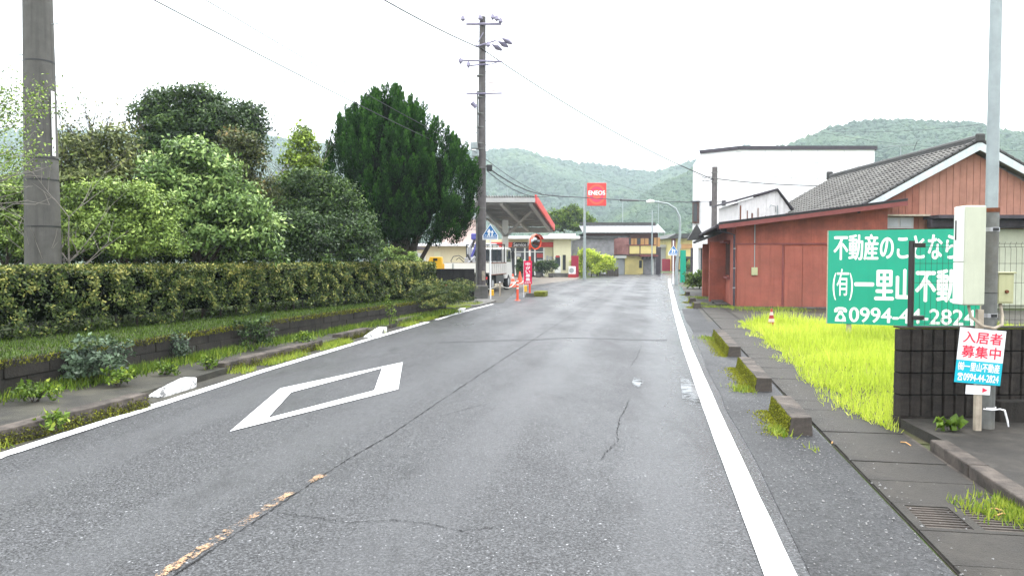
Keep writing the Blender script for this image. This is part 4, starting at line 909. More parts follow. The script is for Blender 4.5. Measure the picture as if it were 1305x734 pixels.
# ================================================================== GREEN SIGNBOARD
A_ = Vector(at(1055, 353, 15.0)); B_ = Vector(at(1249.5, 353, 13.95)); Wd = (B_.xy - A_.xy).length; ang = math.atan2(B_.y - A_.y, B_.x - A_.x)
zb, ztp = at(1055, 412, 15)[2], at(1055, 294, 15)[2]; Hs = ztp - zb
gs = thing('signboard', 'large green real estate signboard with white lettering on wooden posts in the grass', 'sign', (A_.x, A_.y, 0), ang)
MB().box(0, Wd, 0, .03, zb, ztp).build('board', m['green_sign'], gs)
for (a, b, c_, d) in ((-.018, 0, zb - .0, ztp), (Wd, Wd + .018, zb, ztp)): MB().box(a, b, -.006, .036, c_, d).build('frame', m['stake'], gs)
for x in (.38, Wd * .62, Wd * .93): MB().box(x - .045, x + .045, .032, .12, -.05, ztp - .1).build('post', m['stake'], gs)
fx = lambda p: (p - 1055) / 194.5 * Wd
def zy(f): return ztp - f * Hs
text('lettering', '不動産のことなら', fx(1063), zy(.315), fx(1221) - fx(1063), .27 * Hs, m['white'], gs, -.002, .016)
text('lettering', '(有)', fx(1062), zy(.745), fx(1089) - fx(1062), .335 * Hs, m['white'], gs, -.002, .004)
text('lettering', '一里山不動産', fx(1092), zy(.745), fx(1247) - fx(1092), .335 * Hs, m['white'], gs, -.002, .020)
phone(gs, fx(1064), zy(.975), fx(1082) - fx(1064), .155 * Hs, m['white'], -.002, m['green_sign'])
text('lettering', '0994-44-2824', fx(1085), zy(.975), fx(1244) - fx(1085), .155 * Hs, m['white'], gs, -.002, .022)

# ================================================================== LAWN
lawn = [ST(7.0, 2.06), ST(7.5, 1.93), ST(8.1, 1.86), ST(8.7, 1.70), ST(9.3, 1.82), ST(10.3, 1.80), ST(11.4, 1.97), ST(12.4, 1.93), ST(13.2, 2.08), ST(14, 1.98), ST(16, 2.12), ST(18.6, 2.0), ST(19.5, 2.6), ST(18.8, 5), ST(16, 16), (18, 7.2), (3.5, 7.2)]
n = 120000; P = fill(lawn, n); keep = rng.random(n) < np.clip(11.0 / P[:, 1], .45, 1) ; P = P[keep]
edge = np.array([noise.noise(Vector((p[0] * .8, p[1] * .8, 0))) for p in P]); hh = .15 + .16 * edge + .06 * rng.random(len(P)) + .10 * (rng.random(len(P)) < .04)
tt = (P[:, 0] * DY - P[:, 1] * DX) - 2.15; hh *= np.clip(.75 + tt * .8, .3, 1.0)
wid = .006 + .0006 * P[:, 1]
N = len(P); Pz = zcol(P, .0); a = rng.uniform(0, 2 * np.pi, N); ln = np.abs(rng.normal(0, .55, N)); Zv = unit(np.stack([np.cos(a) * ln, np.sin(a) * ln, np.ones(N)], 1)) * (hh * rng.uniform(.6, 1.3, N))[:, None]
b = rng.uniform(0, 2 * np.pi, N); Uv = np.stack([np.cos(b), np.sin(b), np.zeros(N)], 1) * (wid * .5)[:, None]
big = np.array([noise.noise(Vector((p[0] * .35, p[1] * .35, 4))) for p in P])
lo = quad_cloud('lawn_grass', Pz, Uv, Zv, .5 + big * .35 + rng.normal(0, .15, N), m['lf_grass'], None, 'blade'); tag(lo, 'bright yellow-green unmown grass on the empty plot under the signboard', 'grass', kind='stuff')
ndr = 2600; dp = fill(lawn, ndr); tt2 = dp[:, 0] * DY - dp[:, 1] * DX; dp = dp[(tt2 < 3.2) | (rng.random(ndr) < .25)]
m['lf_dry'] = leafmat('dry_stalk', lin(.16, .12, .05), lin(.32, .25, .12), lin(.50, .42, .22), .7, .2)
dq = blades('dry_grass', zcol(dp, .0), .17, m['lf_dry'], None, .008, .7, .5, .25); tag(dq, 'dry straw-coloured stalks among the grass at the lawn edge', 'grass', kind='stuff')
spill = np.concatenate([np.array([ST(a, 2.03 - abs(rng.normal(0, .07)) * (1 + math.sin(a * 3.3)), .026) for a in rng.uniform(7.2, 19, 1800)])])
dq = blades('lawn_edge_grass', spill, .07, m['lf_grass'], None, .010, 1.1, .45, .25); tag(dq, 'short grass spilling from the lawn onto the drain slabs', 'grass', kind='stuff')
# stray grass along right slabs and before the red building
sp_ = [];
for (px, py, rr, k) in ((1245, 655, .10, 200), (1285, 650, .12, 320), (1300, 668, .1, 260), (1165, 540, .15, 260), (890, 380, .45, 500), (884, 365, .7, 500), (905, 392, .25, 260), (960, 394, .7, 900), (1000, 394, .6, 900), (930, 392, .35, 320), (893, 388, .25, 220), (1035, 575, .05, 10), (945, 498, .12, 160), (990, 552, .1, 120), (905, 433, .2, 220), (1290, 658, .1, 150)):
    c_ = G(px, py); k_ = rng.normal(0, rr, (k, 2)); sp_.append(np.stack([c_[0] + k_[:, 0] * .5, c_[1] + k_[:, 1], np.full(k, .01)], 1))
sg = blades('roadside_grass', np.concatenate(sp_), .06, m['lf_weed'], None, .012, .8, .75, .2); tag(sg, 'tufts of grass and moss in the joints of the right footway', 'grass', kind='stuff')
cn = thing('traffic_cone', 'small faded red and white cone standing in the edge of the lawn', 'traffic cone', (*G(983, 416)[:2], 0))
def cone_parts(t, h, r, mats, y=0):
    z = 0; MB().box(-r * 1.15, r * 1.15, -r * 1.15, r * 1.15, 0, .03).build('base', m[mats[0]], t, bevel=.008)
    n_ = 5
    for i in range(n_):
        z0 = .03 + (h - .03) * i / n_; z1 = .03 + (h - .03) * (i + 1) / n_; r0 = r * (1 - .8 * i / n_); r1 = r * (1 - .8 * (i + 1) / n_)
        MB().tube([(0, 0, z0), (0, 0, z1)], [r0, r1], 14).build('band', m[mats[i % 2]], t, smooth=True)
m['cone_red'] = plain('faded_cone_red', lin(.38, .04, .04), .6, .2, 6); m['cone_white'] = plain('faded_cone_white', lin(.6, .48, .44), .6, .15, 6)
cone_parts(cn, .40, .085, ('cone_red', 'cone_white'))
ob_ = tube('bamboo_pole', [G(983, 408, .05), G(1058, 411, .03)], .012, m['stake']); tag(ob_, 'thin pale bamboo rod lying behind the grass by the small cone', 'rod')

# pale grit on the shoulder and at the road edge
ng = 1500; gs_ = rng.uniform(2.5, 16, ng); gt2 = rng.normal(1.15, .28, ng); kk = (gt2 > .72) & (gt2 < 2.1); gs_, gt2 = gs_[kk], gt2[kk]
gm = MB()
for a, b in zip(gs_, gt2):
    c_ = ST(a, b); q_ = rnd.uniform(.003, .009) * (1.6 if rnd.random() < .06 else 1); z0 = .012 if b < 1.42 else .028; an_ = rnd.uniform(0, 3)
    pts = [(c_[0] + q_ * math.cos(an_ + k * 2.09), c_[1] + q_ * math.sin(an_ + k * 2.09), z0) for k in range(3)] + [(c_[0], c_[1], z0 + q_ * .8)]
    gm.add(pts, [(0, 1, 3), (1, 2, 3), (2, 0, 3)])
m['grit'] = plain('pale_grit', lin(.24, .235, .23), .8, .5, 60)
o = gm.build('grit', m['grit']); tag(o, 'loose pale grit scattered on the right shoulder', 'gravel', kind='stuff')
# debris on the slabs
for (px, py, dx, dy, lb_) in ((1255, 648, .09, -.06, 'beside the drain grate at its far side'), (1268, 657, .10, .02, 'in the grass tuft by the drain grate'), (1148, 563, .02, -.12, 'at the corner where the pavement kerb begins'), (1060, 565, .02, .03, 'near the nearest kerb block')):
    c_ = G(px, py, .03); o = tube('dry_twig', [(0, 0, 0), (dx * .5, dy * .5, .012), (dx, dy, 0)], .004, m['orange_board']); o.location = c_; tag(o, 'dry reddish twig ' + lb_, 'twig', 'dry twigs on the drain slabs')

# ================================================================== RED BUILDING (shed)
S0 = Vector(ST(25.0, 2.5)); rs = thing('red_shed', 'single-storey brick-red mortar building with lean-to roof beside the road', 'building', S0, -RA)
# local: x to the right (across), y away along the road
def slope_z(x): return 2.60 + (x) * .122
Lx, Ly = 4.35, 13.0
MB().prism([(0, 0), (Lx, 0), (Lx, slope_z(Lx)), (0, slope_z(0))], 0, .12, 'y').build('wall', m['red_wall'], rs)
# side wall with openings
def wallx(x0, x1, y0, y1, z0, z1, nm='wall', mt='red_wall'): MB().box(x0, x1, y0, y1, z0, z1).build(nm, m[mt], rs)
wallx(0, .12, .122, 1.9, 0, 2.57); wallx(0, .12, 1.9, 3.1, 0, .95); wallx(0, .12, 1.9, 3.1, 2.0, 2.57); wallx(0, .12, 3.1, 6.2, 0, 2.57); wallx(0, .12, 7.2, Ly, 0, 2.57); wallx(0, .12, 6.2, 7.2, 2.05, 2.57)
wn = MB().box(.03, .08, 1.9, 3.1, .95, 2.0).build('window', m['glass'], rs)
for (a, b, c_, d) in ((1.86, 1.93, .9, 2.05), (3.07, 3.14, .9, 2.05), (2.47, 2.53, .95, 2.0)): MB().box(-.03, .06, a, b, c_, d).build('frame', m['brown'], wn)
MB().box(-.10, .02, 1.8, 3.2, .84, .90).build('sill', m['red_fascia'], wn); MB().box(-.22, .0, 1.8, 3.25, 2.05, 2.11).build('hood', m['red_fascia'], wn)
dr_ = MB().box(.05, .09, 6.2, 7.2, 0, 2.05).build('door', m['black'], rs); MB().box(.03, .05, 6.65, 6.72, 0, 2.05).build('frame', m['alu'], dr_)
wallx(-.55, -.002, 3.4, 3.75, 0, 2.1, 'porch_pier'); wallx(-.55, -.002, 7.3, 7.65, 0, 2.1, 'porch_pier')
MB().prism([(-.85, 2.12), (.0, 2.45), (.0, 2.56), (-.9, 2.2)], 3.2, 8.4, 'y').build('porch_roof', m['tile_dark'], rs)
MB().prism([(-1.1, 2.3), (-.35, 2.3), (-.72, 2.95)], 8.6, 9.6, 'y').build('entry_gable', m['tile_dark'], rs)
# facade panels (sheet boards, proud) and groove
xs_ = [.02, 1.42, 1.95, 2.75, 3.55, 4.3]
for i in range(len(xs_) - 1):
    zt_ = 1.93 if i == 0 else 1.88
    MB().box(xs_[i] + .006, xs_[i + 1] - .006, -.03, -.001, .05, zt_).build('panel', m['red_panel'], rs, bevel=.004)
MB().box(.0, 4.34, -.045, -.002, 1.94, 1.98).build('rail', m['red_fascia'], rs)
MB().box(-.01, 4.34, -.05, -.002, 0, .045).build('plinth', m['concrete'], rs)
# roof: sloping slab, overhangs; fascia
x0, x1 = -.55, 4.75
MB().prism([(x0, slope_z(x0) + .0), (x1, slope_z(x1)), (x1, slope_z(x1) + .05), (x0, slope_z(x0) + .05)], -.50, Ly, 'y').build('roof', m['tile_dark'], rs)
MB().prism([(x0, slope_z(x0) - .13), (x1, slope_z(x1) - .13), (x1, slope_z(x1) - .002), (x0, slope_z(x0) - .002)], -.52, -.46, 'y').build('fascia', m['red_fascia'], rs)
MB().prism([(x0, slope_z(x0) + .051), (x1, slope_z(x1) + .051), (x1, slope_z(x1) + .075), (x0, slope_z(x0) + .075)], -.55, -.42, 'y').build('roof_edge', m['dark_trim'], rs)
gt_ = MB(); gt_.tube([(x0 - .05, -.3, 2.50), (x0 - .05, Ly, 2.46)], .05, 8); gt_.build('gutter', m['dark_trim'], rs, smooth=True)
tube('downpipe', [(x0 - .05, -.1, 2.46), (x0 + .1, -.06, 2.36), (-.06, -.06, 2.24), (-.05, -.06, .05)], .035, m['dark_trim'], rs, 8)
for z in (.6, 1.2, 1.8): MB().tube([(-.05, -.06, z), (-.05, -.06, z + .03)], .042, 8).build('bracket', m['steel'], rs)
MB().box(1.36, 1.40, -.055, -.031, .1, 1.93).build('batten', m['red_fascia'], rs); tube('conduit', [(.55, -.03, 2.55), (.55, -.03, 1.2)], .014, m['steel'], rs, 6)
MB().box(.46, .64, -.09, -.002, 1.0, 1.24).build('meter_box', m['box_tan'], rs, bevel=.01)
# stepping stones/flags by the side wall
for (s, t, l, w_, lb_) in ((25.5, 2.2, 1.2, .35, 'nearest to the downpipe corner'), (27.0, 2.15, 1.3, .4, 'middle one of three, under the window'), (28.6, 2.2, 1.1, .35, 'farthest of three, by the entrance pier')):
    o = MB().box(-w_ / 2, w_ / 2, 0, l, 0, .06).build('flagstone', m['slab'], None, bevel=.015); o.location = ST(s, t, .012); o.rotation_euler = (0, 0, -RA + rnd.uniform(-.06, .06)); tag(o, 'dark flagstone beside the red building, ' + lb_, 'flagstone', 'flagstones by the red building')

# ================================================================== TILED-ROOF HOUSE behind
HY = 23.6; hx = at(1252, 0, HY)[0]; ez = at(0, 265, HY)[2]; az = at(0, 180, HY)[2]; half = hx - at(1100, 0, HY)[0]; Lh = 11.0
hs = thing('tiled_house', 'house with weathered grey tiled gable roof and reddish board gable wall', 'house', (hx, HY, 0))
def rz_(x): return az - (az - ez) * abs(x) / half
wall_z0 = 2.0
MB().prism([(-half + .45, 0), (half - .4, 0), (half - .4, ez + .1), (0, az - .28), (-half + .45, ez + .1)], .35, Lh - .3, 'y').build('wall', m['plaster_grey'], hs)
# boards of the gable
bx_ = -half + .5; i = 0; low_z = at(0, 300, HY)[2]
while bx_ < half - .5:
    w_ = .205; a, b = bx_, bx_ + w_ - .012; mt = 'board' if bx_ < -.9 - half * .25 else 'board2'
    MB().prism([(a, low_z - .0), (b, low_z), (b, rz_(b) - .30), (a, rz_(a) - .30)], .30 + rnd.uniform(0, .008), .345, 'y').build('board', m[mt], hs); bx_ += w_
# barge boards
for sx in (-1, 1):
    pts = [(0, az - .02), (sx * half * 1.02, ez - .03), (sx * half * 1.02, ez - .22), (0, az - .27)]; MB().prism(pts, -.05, .0, 'y').build('bargeboard', m['barge'], hs)
    pts = [(sx * .0, az - .05), (sx * half, ez - .05), (sx * half, ez - .11), (0, az - .11)]; MB().prism(pts, .002, Lh, 'y').build('soffit', m['stake'], hs)
# tiles
def tiled(half, az, ez, L, sx, pitch_w=.27, course=.235, amp=.028, over=.12):
    sl = math.hypot(half + over, (az - ez) * (half + over) / half); nc = int(sl / course); nu = int(L / pitch_w) * 6; vs = []; fs = []
    nx, nz = (az - ez), half; q_ = math.hypot(nx, nz); nx /= q_; nz /= q_; row = 0
    for c_ in range(nc):
        for e in (0, 1):
            d = (c_ + e) * course; lift = .012 + (.030 if e else .0)
            x = d * nz; z = az - d * nx; sagz = -.02 * math.sin(math.pi * d / sl)
            for i in range(nu + 1):
                u = i / 6.0; ph = u % 1; wv = amp * (math.sin(math.pi * ph / .62) if ph < .62 else -.55 * math.sin(math.pi * (ph - .62) / .38)); h = lift + wv + .006 * math.sin(i * 12.9 + c_ * 7.1)
                vs.append((sx * (x + nx * h), i * pitch_w / 6, z + nz * h + sagz))
    W_ = nu + 1
    for r_ in range(nc * 2 - 1):
        for i in range(nu): a = r_ * W_ + i; fs.append((a, a + 1, a + W_ + 1, a + W_))
    return vs, fs
for sx in (-1, 1):
    v_, f_ = tiled(half, az, ez, Lh, sx); o = MB().add(v_, f_).build('roof_tiles', m['tile'], hs, smooth=False); o['kind'] = 'stuff'
o = MB(); 
yv = 0
while yv < Lh: o.tube([(0, yv, az + .10), (0, yv + .24, az + .10)], [.085, .10], 8); yv += .25
o = o.build('ridge_tiles', m['tile_dark'], hs, smooth=True); o['kind'] = 'stuff'
MB().box(-.09, .09, .02, Lh, az - .03, az + .08).build('ridge_bed', m['tile_dark'], hs)
for sx in (-1, 1):
    nv = MB(); d = 0
    while d < half * 1.13:
        nv.tube([(sx * d * .87 * 1.0, .0, az - d * .87 * (az - ez) / half + .05), (sx * (d + .22) * .87, .0, az - (d + .22) * .87 * (az - ez) / half + .06)], [.05, .06], 7); d += .235
    q_ = nv.build('verge_tiles', m['tile_dark'], hs, smooth=True); q_['kind'] = 'stuff'
MB().box(-.14, .14, Lh, Lh + .12, az - .05, az + .32).build('ridge_end', m['tile_dark'], hs, bevel=.05); MB().box(-.14, .14, -.1, .02, az - .05, az + .22).build('ridge_end', m['tile_dark'], hs, bevel=.05)
# window and awning, porch
x0, x1 = at(1119, 0, HY)[0] - hx, at(1174, 0, HY)[0] - hx; z0, z1 = at(0, 291, HY)[2], at(0, 276.5, HY)[2]
wf = MB().box(x0, x1, .2, .30, z0, z1).build('window', m['alu'], hs)
for k in range(3): a = x0 + .05 + k * (x1 - x0 - .05) / 3; MB().box(a, a + (x1 - x0) / 3 - .09, .18, .199, z0 + .06, z1 - .05).build('pane', m['glass_pale'], wf)
MB().box(x0 - .03, x1 + .35, -.1, .29, z1 + .02, z1 + .07).build('hood', m['stake'], wf)
xa = at(1188, 0, HY)[0] - hx; zc = at(0, 277, HY)[2]
MB().box(xa, half + 1, -.6, .28, zc - .06, zc + .04).build('awning', m['dark_trim'], hs); MB().box(xa, half + 1, -.2, .1, zc - .32, zc - .07).build('shutter_box', m['dark_trim'], hs, bevel=.04)
MB().box(xa + .1, half - .5, .2, .34, .1, zc - .35).build('shutter', m['box_beige'], hs)
MB().box(x1 + .1, half - .5, .29, .347, .0, low_z).build('lower_wall', m['box_beige'], hs)
tube('gutter', [(-half - .06, -.1, ez - .12), (-half - .06, Lh, ez - .12)], .05, m['dark_trim'], hs)
# antenna on the roof
an = at(1148, 187, 30); at_b = at(1148, 232, 30)
ant = thing('tv_antenna', 'tv antenna on a thin mast above the tiled roof', 'antenna', (an[0], 30, at_b[2]))
tube('mast', [(0, 0, -.3), (0, 0, an[2] - at_b[2])], .015, m['steel'], ant, 6); zz = an[2] - at_b[2]
tube('boom', [(-.55, 0, zz), (.5, 0, zz + .07)], .014, m['steel'], ant, 5)
for k in range(9): x = -.5 + k * .12; tube('element', [(x, -.2, zz + .07 * (x + .55)), (x, .2, zz + .07 * (x + .55))], .007, m['steel'], ant, 4)
tube('reflector', [(.5, 0, zz - .12), (.62, 0, zz + .2)], .012, m['dark_trim'], ant, 5)

# ================================================================== SMALL CORRUGATED GABLE (stair house)
CY = 31.0; ca = [at(938, 278, CY), at(938, 258, CY), at(990, 242.5, CY), at(1011, 272, CY), at(1011, 285, CY)]
cg = thing('stair_house', 'small white corrugated gabled structure with rust streaks above the red building roof', 'outbuilding', (ca[0][0], CY, 0))
pr = [(p[0] - ca[0][0], p[2]) for p in ca]; pr[0] = (pr[0][0] + .1, 2.2); pr[-1] = (pr[-1][0], 2.2)
mb = MB(); xx = pr[0][0]; W_ = pr[-1][0]
def topz(x): return np.interp(x, [pr[1][0], pr[2][0], pr[3][0]], [pr[1][1], pr[2][1], pr[3][1]])
vsx = []; xs2 = list(np.arange(0.08, W_ - .02, .045))
for i, x in enumerate(xs2): off = [0, .02, .02, 0][i % 4]; vsx += [(x, off, 2.2), (x, off, topz(x) - .02)]
mb.add(vsx, [(2 * i, 2 * i + 2, 2 * i + 3, 2 * i + 1) for i in range(len(xs2) - 1)]); mb.build('front_sheet', m['corr'], cg)
MB().prism([(.1, 2.2), (W_ - .03, 2.2), (pr[3][0] - .03, pr[3][1] - .06), (pr[2][0], pr[2][1] - .06), (.1, pr[1][1] - .06)], .03, 3, 'y').build('body', m['corr'], cg)
for (i, j) in ((1, 2), (2, 3)):
    a, b = pr[i], pr[j]; MB().prism([(a[0] - (.12 if i == 1 else 0), a[1]), (b[0] + (.06 if i == 2 else 0), b[1]), (b[0] + (.06 if i == 2 else 0), b[1] + .07), (a[0] - (.12 if i == 1 else 0), a[1] + .07)], -.12, 3.1, 'y').build('roof', m['dark_trim'], cg)
for (x, z, h, w_) in ((.15, 2.7, .9, .05), (.42, 2.6, .8, .04), (.6, 2.6, .7, .06), (.85, 2.6, .9, .03), (1.15, 2.6, .6, .03), (1.95, 2.8, .5, .16)):
    MB().box(x, x + w_, -.006, -.002, z, min(z + h, float(topz(x)) - .15)).build('rust_streak', m['rust'], cg)
tube('lamp_arm', [(1.55, -.03, 3.35), (1.5, -.15, 3.55), (1.3, -.2, 3.6), (1.25, -.2, 3.5)], .015, m['steel'], cg, 5)
tube('pipe', [(1.62, -.03, 2.5), (1.62, -.03, 3.6)], .02, m['steel'], cg, 5)

# ================================================================== WHITE BUILDING
WY = 60.0; wx0 = at(885, 0, WY)[0]; wb = thing('white_building', 'large blank white rendered building with dark roof edge', 'building', (wx0, WY, 0))
def WB(px, py): p = at(px, py, WY); return (p[0] - wx0, p[2])
zt = WB(937, 193)[1] - .1; low = WB(885, 316)[1]; bx_, by_ = 3.05, -1.6; az_ = math.atan2(by_, bx_); Lc = math.hypot(bx_, by_); c3 = at(1118, 0, WY + by_)[0] - wx0
plan = [(c3, by_), (bx_, by_), (bx_ + 5.2, 16), (c3 + 4, 16)]
MB().prism(plan, low, zt, 'z').build('wall', m['white_wall'], wb)
MB().prism([(c3 - .2, by_ + .01), (bx_ + .01, by_ + .01), (1.3, -.5), (2.6, 5), (4.0, 15.9), (c3 + 3.8, 15.9)], 0, low - .003, 'z').build('ground_floor_wall', m['white_wall'], wb)
MB().prism([(c3 + .15, by_ - .12), (bx_ - .06, by_ - .12), (bx_ + 5.2, 16.1), (c3 + 4.1, 16.1)], zt + .003, zt + .27, 'z').build('roof_edge', m['dark_trim'], wb)
for x in np.arange(bx_ + 1.9, c3 - .5, 1.95): MB().box(x, x + .02, by_ - .004, by_ - .001, low, zt).build('panel_joint', m['alu'], wb)
MB().box(bx_, c3, by_ - .004, by_ - .001, low + 3.2, low + 3.225).build('panel_joint', m['alu'], wb)
fc_ = thing('front_face', None, None); fc_.parent = wb; fc_.rotation_euler = (0, 0, az_)      # the angled road-side face
FA = lambda px: (px - 885) / 52.0 * Lc
MB().prism([(0, low), (Lc - .003, low), (Lc - .003, zt), (.55, zt - .12), (.0, zt - .95)], 0, 2.2, 'y').build('wall', m['white_wall'], fc_)
MB().prism([(Lc - .05, zt + .003), (Lc - .05, zt + .26), (.48, zt + .13), (.55, zt - .117)], -.12, 2.25, 'y').build('roof_edge', m['dark_trim'], fc_)
MB().box(.06, .45, .02, .4, 0, low - .003).build('pillar', m['white_wall'], fc_); MB().box(-.16, -.02, .1, .3, 0, low).build('downpipe', m['dark_trim'], fc_)
MB().box(.5, 1.5, .3, .38, .0, low - .003).build('shop_window', m['glass'], fc_)
for x in (.55, .9, 1.25): MB().box(x - .035, x + .035, .22, .299, .0, low - .01).build('frame', m['alu'], fc_)
a = WB(886, 285); b = WB(892, 258); MB().box(.05, .52, -.28, -.003, a[1], b[1]).build('window', m['brown'], fc_); MB().box(.14, .42, -.30, -.281, a[1] + .12, b[1] - .12).build('pane', m['glass'], fc_); MB().box(-.03, .58, -.4, -.003, b[1] + .003, b[1] + .08).build('hood', m['dark_trim'], fc_)
for px in (906.5, 920.5):
    a = WB(px, 263.5); b = WB(px, 257); MB().box(FA(px) - .14, FA(px) + .14, -.08, -.003, a[1], b[1]).build('vent', m['dark_trim'], fc_)
shb = thing('roadside_shrub', 'green shrub at the corner of the white building beside the road', 'shrub', (*G(895, 368)[:2], 0))
crown('foliage', [(0, 0, .45, .75, .5, .42), (.75, .6, .85, .55, .5, .8), (-.35, -.2, .3, .4, .4, .28)], 5000, .14, m['lf_weed'], shb, .25, 40, .3, .5, tint=-.15); tube('stems', [(0, 0, 0), (.1, 0, .5)], .03, m['bark'], shb, 5)

# ================================================================== STREET LAMP + CROSSING SIGNS
LY = 46.9
sl = thing('street_lamp', 'pale street lamp with long curved arm over the road bend', 'street lamp', (at(865, 0, LY)[0], LY, 0)); lx = sl.location.x
def SL(px, py): p = at(px, py, LY); return (p[0] - lx, 0, p[2])
tube('pole', [(0, 0, 0), (0, 0, 1.2), SL(866.5, 300), SL(866.8, 285), SL(866, 276), SL(861, 266), SL(851, 260), SL(838, 257.5), SL(832, 257)], [.10, .10, .075, .07, .065, .06, .055, .05, .05], m['steel'], sl, 12)
tube('lamp_head', [SL(834, 257), SL(829, 256.6), SL(824, 257.5)], [.06, .12, .07], m['box_white'], sl, 10)
def crossing_sign(name, label, loc, size, post_h, post_r, rz=0, post=True, grp=None, zc=None):
    t = thing(name, label, 'road sign', loc, rz, grp); z = zc if zc is not None else post_h - size * .5
    if post: tube('post', [(0, 0, 0), (0, 0, post_h)], post_r, m['white'], t, 12)
    y = -post_r - .012
    def pent(k, y0, y1, mt, nm):
        h = size / 2 * k; c_ = .13 * size; pts = [(0, z + h), (h * .98, z - h + c_ * 2.0 * k), (h * .98, z - h), (-h * .98, z - h), (-h * .98, z - h + c_ * 2.0 * k)]
        return MB().prism(pts, y0, y1, 'y').build(nm, m[mt], t)
    pent(1.0, y, y + .012, 'white', 'plate'); pent(.86, y - .003, y - .001, 'sign_blue', 'blue_field')
    S = size; fy = (y - .006, y - .004)
    def blob(pts): MB().prism([(a * S, z + b * S) for a, b in pts], fy[0], fy[1], 'y').build('pictogram', m['white'], t)
    blob([(-.12, .12), (-.07, .19), (-.02, .14), (-.03, .09), (.01, .05), (.04, -.02), (.01, -.04), (-.03, .0), (-.03, -.14), (-.02, -.31), (-.07, -.31), (-.08, -.17), (-.15, -.31), (-.20, -.31), (-.14, -.12), (-.13, .0), (-.18, -.06), (-.21, -.03), (-.14, .09)])
    blob([(.08, .05), (.13, .10), (.17, .05), (.16, .01), (.22, -.06), (.20, -.10), (.15, -.06), (.15, -.15), (.19, -.31), (.14, -.31), (.12, -.18), (.08, -.31), (.03, -.31), (.08, -.14), (.07, -.04), (.03, -.09), (.01, -.06), (.07, .02)])
    blob([(-.40, -.33), (.40, -.33), (.40, -.37), (-.40, -.37)]); blob([(-.36, -.24), (-.24, -.24), (-.24, -.20), (-.33, -.20)]); blob([(.25, -.24), (.36, -.24), (.33, -.20), (.25, -.20)])
    return t
zc = at(0, 319, LY)[2]
ls = crossing_sign('crossing_sign', 'blue and white school crossing sign fixed to the street lamp', (at(863, 0, LY)[0] - .12, LY - .02, 0), .62, 2.6, .035, 0, True, 'school crossing signs', zc)
g_ = G(625, 383); crossing_sign('crossing_sign', 'blue and white school crossing sign on a white post before the utility pole', (g_[0], g_[1], 0), .58, at(0, 286, g_[1])[2], .03, 0, True, 'school crossing signs', at(0, 295.5, g_[1])[2])
bn = box('utility_cabinet', -.16, .16, -.12, .12, 0, 2.05, m['green_sign']); bn.location = (at(873, 0, 50)[0], 50, 0); tag(bn, 'narrow green cabinet beside the street lamp', 'cabinet')

# ================================================================== RED SQUARE SIGN
EY = 57.7; es = thing('pole_sign', 'red square filling station sign high on a grey pole', 'sign', (at(746, 0, EY)[0], EY, 0)); ex_ = es.location.x
zt = at(0, 233, EY)[2]; tube('pole', [(0, 0, 0), (0, 0, zt * .55), (0, 0, zt)], [.13, .10, .07], m['steel'], es, 12)
x0, x1 = at(749, 0, EY)[0] - ex_, at(773.5, 0, EY)[0] - ex_; z0, z1 = at(0, 262.5, EY)[2], at(0, 233.5, EY)[2]
MB().box(x0, x1, -.12, .12, z0, z1).build('sign_box', m['red'], es, bevel=.02)
cxm, czm = (x0 + x1) / 2, (z0 + z1) / 2; m['ring'] = plain('ring_orange_red', lin(.80, .09, .045), .4, .03, 3); m['ring2'] = plain('ring_rose', lin(.66, .03, .10), .4, .03, 3)
for (r1, r0, mt, yy) in ((.66, .52, 'ring', -.124), (.50, .34, 'ring2', -.124), (.32, .0, 'ring', -.124)):
    mb = MB(); n_ = 36; vs2 = []
    for i in range(n_): a = 2 * math.pi * i / n_; vs2 += [(cxm + r1 * math.cos(a), yy, czm + r1 * 1.12 * math.sin(a)), (cxm + max(r0, .001) * math.cos(a), yy, czm + max(r0, .001) * 1.12 * math.sin(a))]
    mb.add(vs2, [(2 * i, (2 * i + 2) % (2 * n_), (2 * i + 3) % (2 * n_), 2 * i + 1) for i in range(n_)]); mb.build('ring', m[mt], es)
text('lettering', 'ENEOS', x0 + .10, czm - .04, (x1 - x0) - .20, .30, m['white'], es, -.13, .03)
for z in (z0 + .1, z1 - .2): MB().box(.0, x0, -.04, .04, z, z + .07).build('bracket', m['steel'], es)

# ================================================================== FILLING STATION
SY = 66.0; sb = thing('service_building', 'cream filling station office with red fascia band and glazed front', 'building', (at(600, 0, SY)[0], SY, 0)); sx0 = sb.location.x
def SB(px, py, Y=SY): p = at(px, py, Y); return (p[0] - sx0, p[2])
W1 = SB(705, 0)[0]; zr = SB(0, 305)[1]
MB().box(0, SB(634, 0)[0], 0, 6, 0, zr).build('wall', m['cream'], sb); MB().box(SB(694.5, 0)[0], W1 - .003, 0, 6, 0, zr).build('wall', m['cream'], sb)
MB().box(SB(634, 0)[0] + .003, SB(694.5, 0)[0] - .003, 0, .2, SB(0, 315.5)[1], zr).build('wall', m['cream'], sb)
MB().box(SB(634, 0)[0], SB(694.5, 0)[0], 3, 3.1, 0, zr).build('back_wall', m['brown'], sb)
MB().box(SB(625, 0)[0], SB(706, 0)[0], -.1, -.003, SB(0, 315)[1], SB(0, 308.8)[1]).build('fascia_band', m['red'], sb)
MB().box(SB(652, 0)[0], SB(688, 0)[0], -.125, -.103, SB(0, 315)[1], SB(0, 308.8)[1]).build('name_panel', m['dark_trim'], sb)
text('lettering', 'Service Room', SB(654.5, 0)[0], SB(0, 314)[1], SB(686, 0)[0] - SB(654.5, 0)[0], SB(0, 309.6)[1] - SB(0, 314)[1], m['white'], sb, -.13, .02)
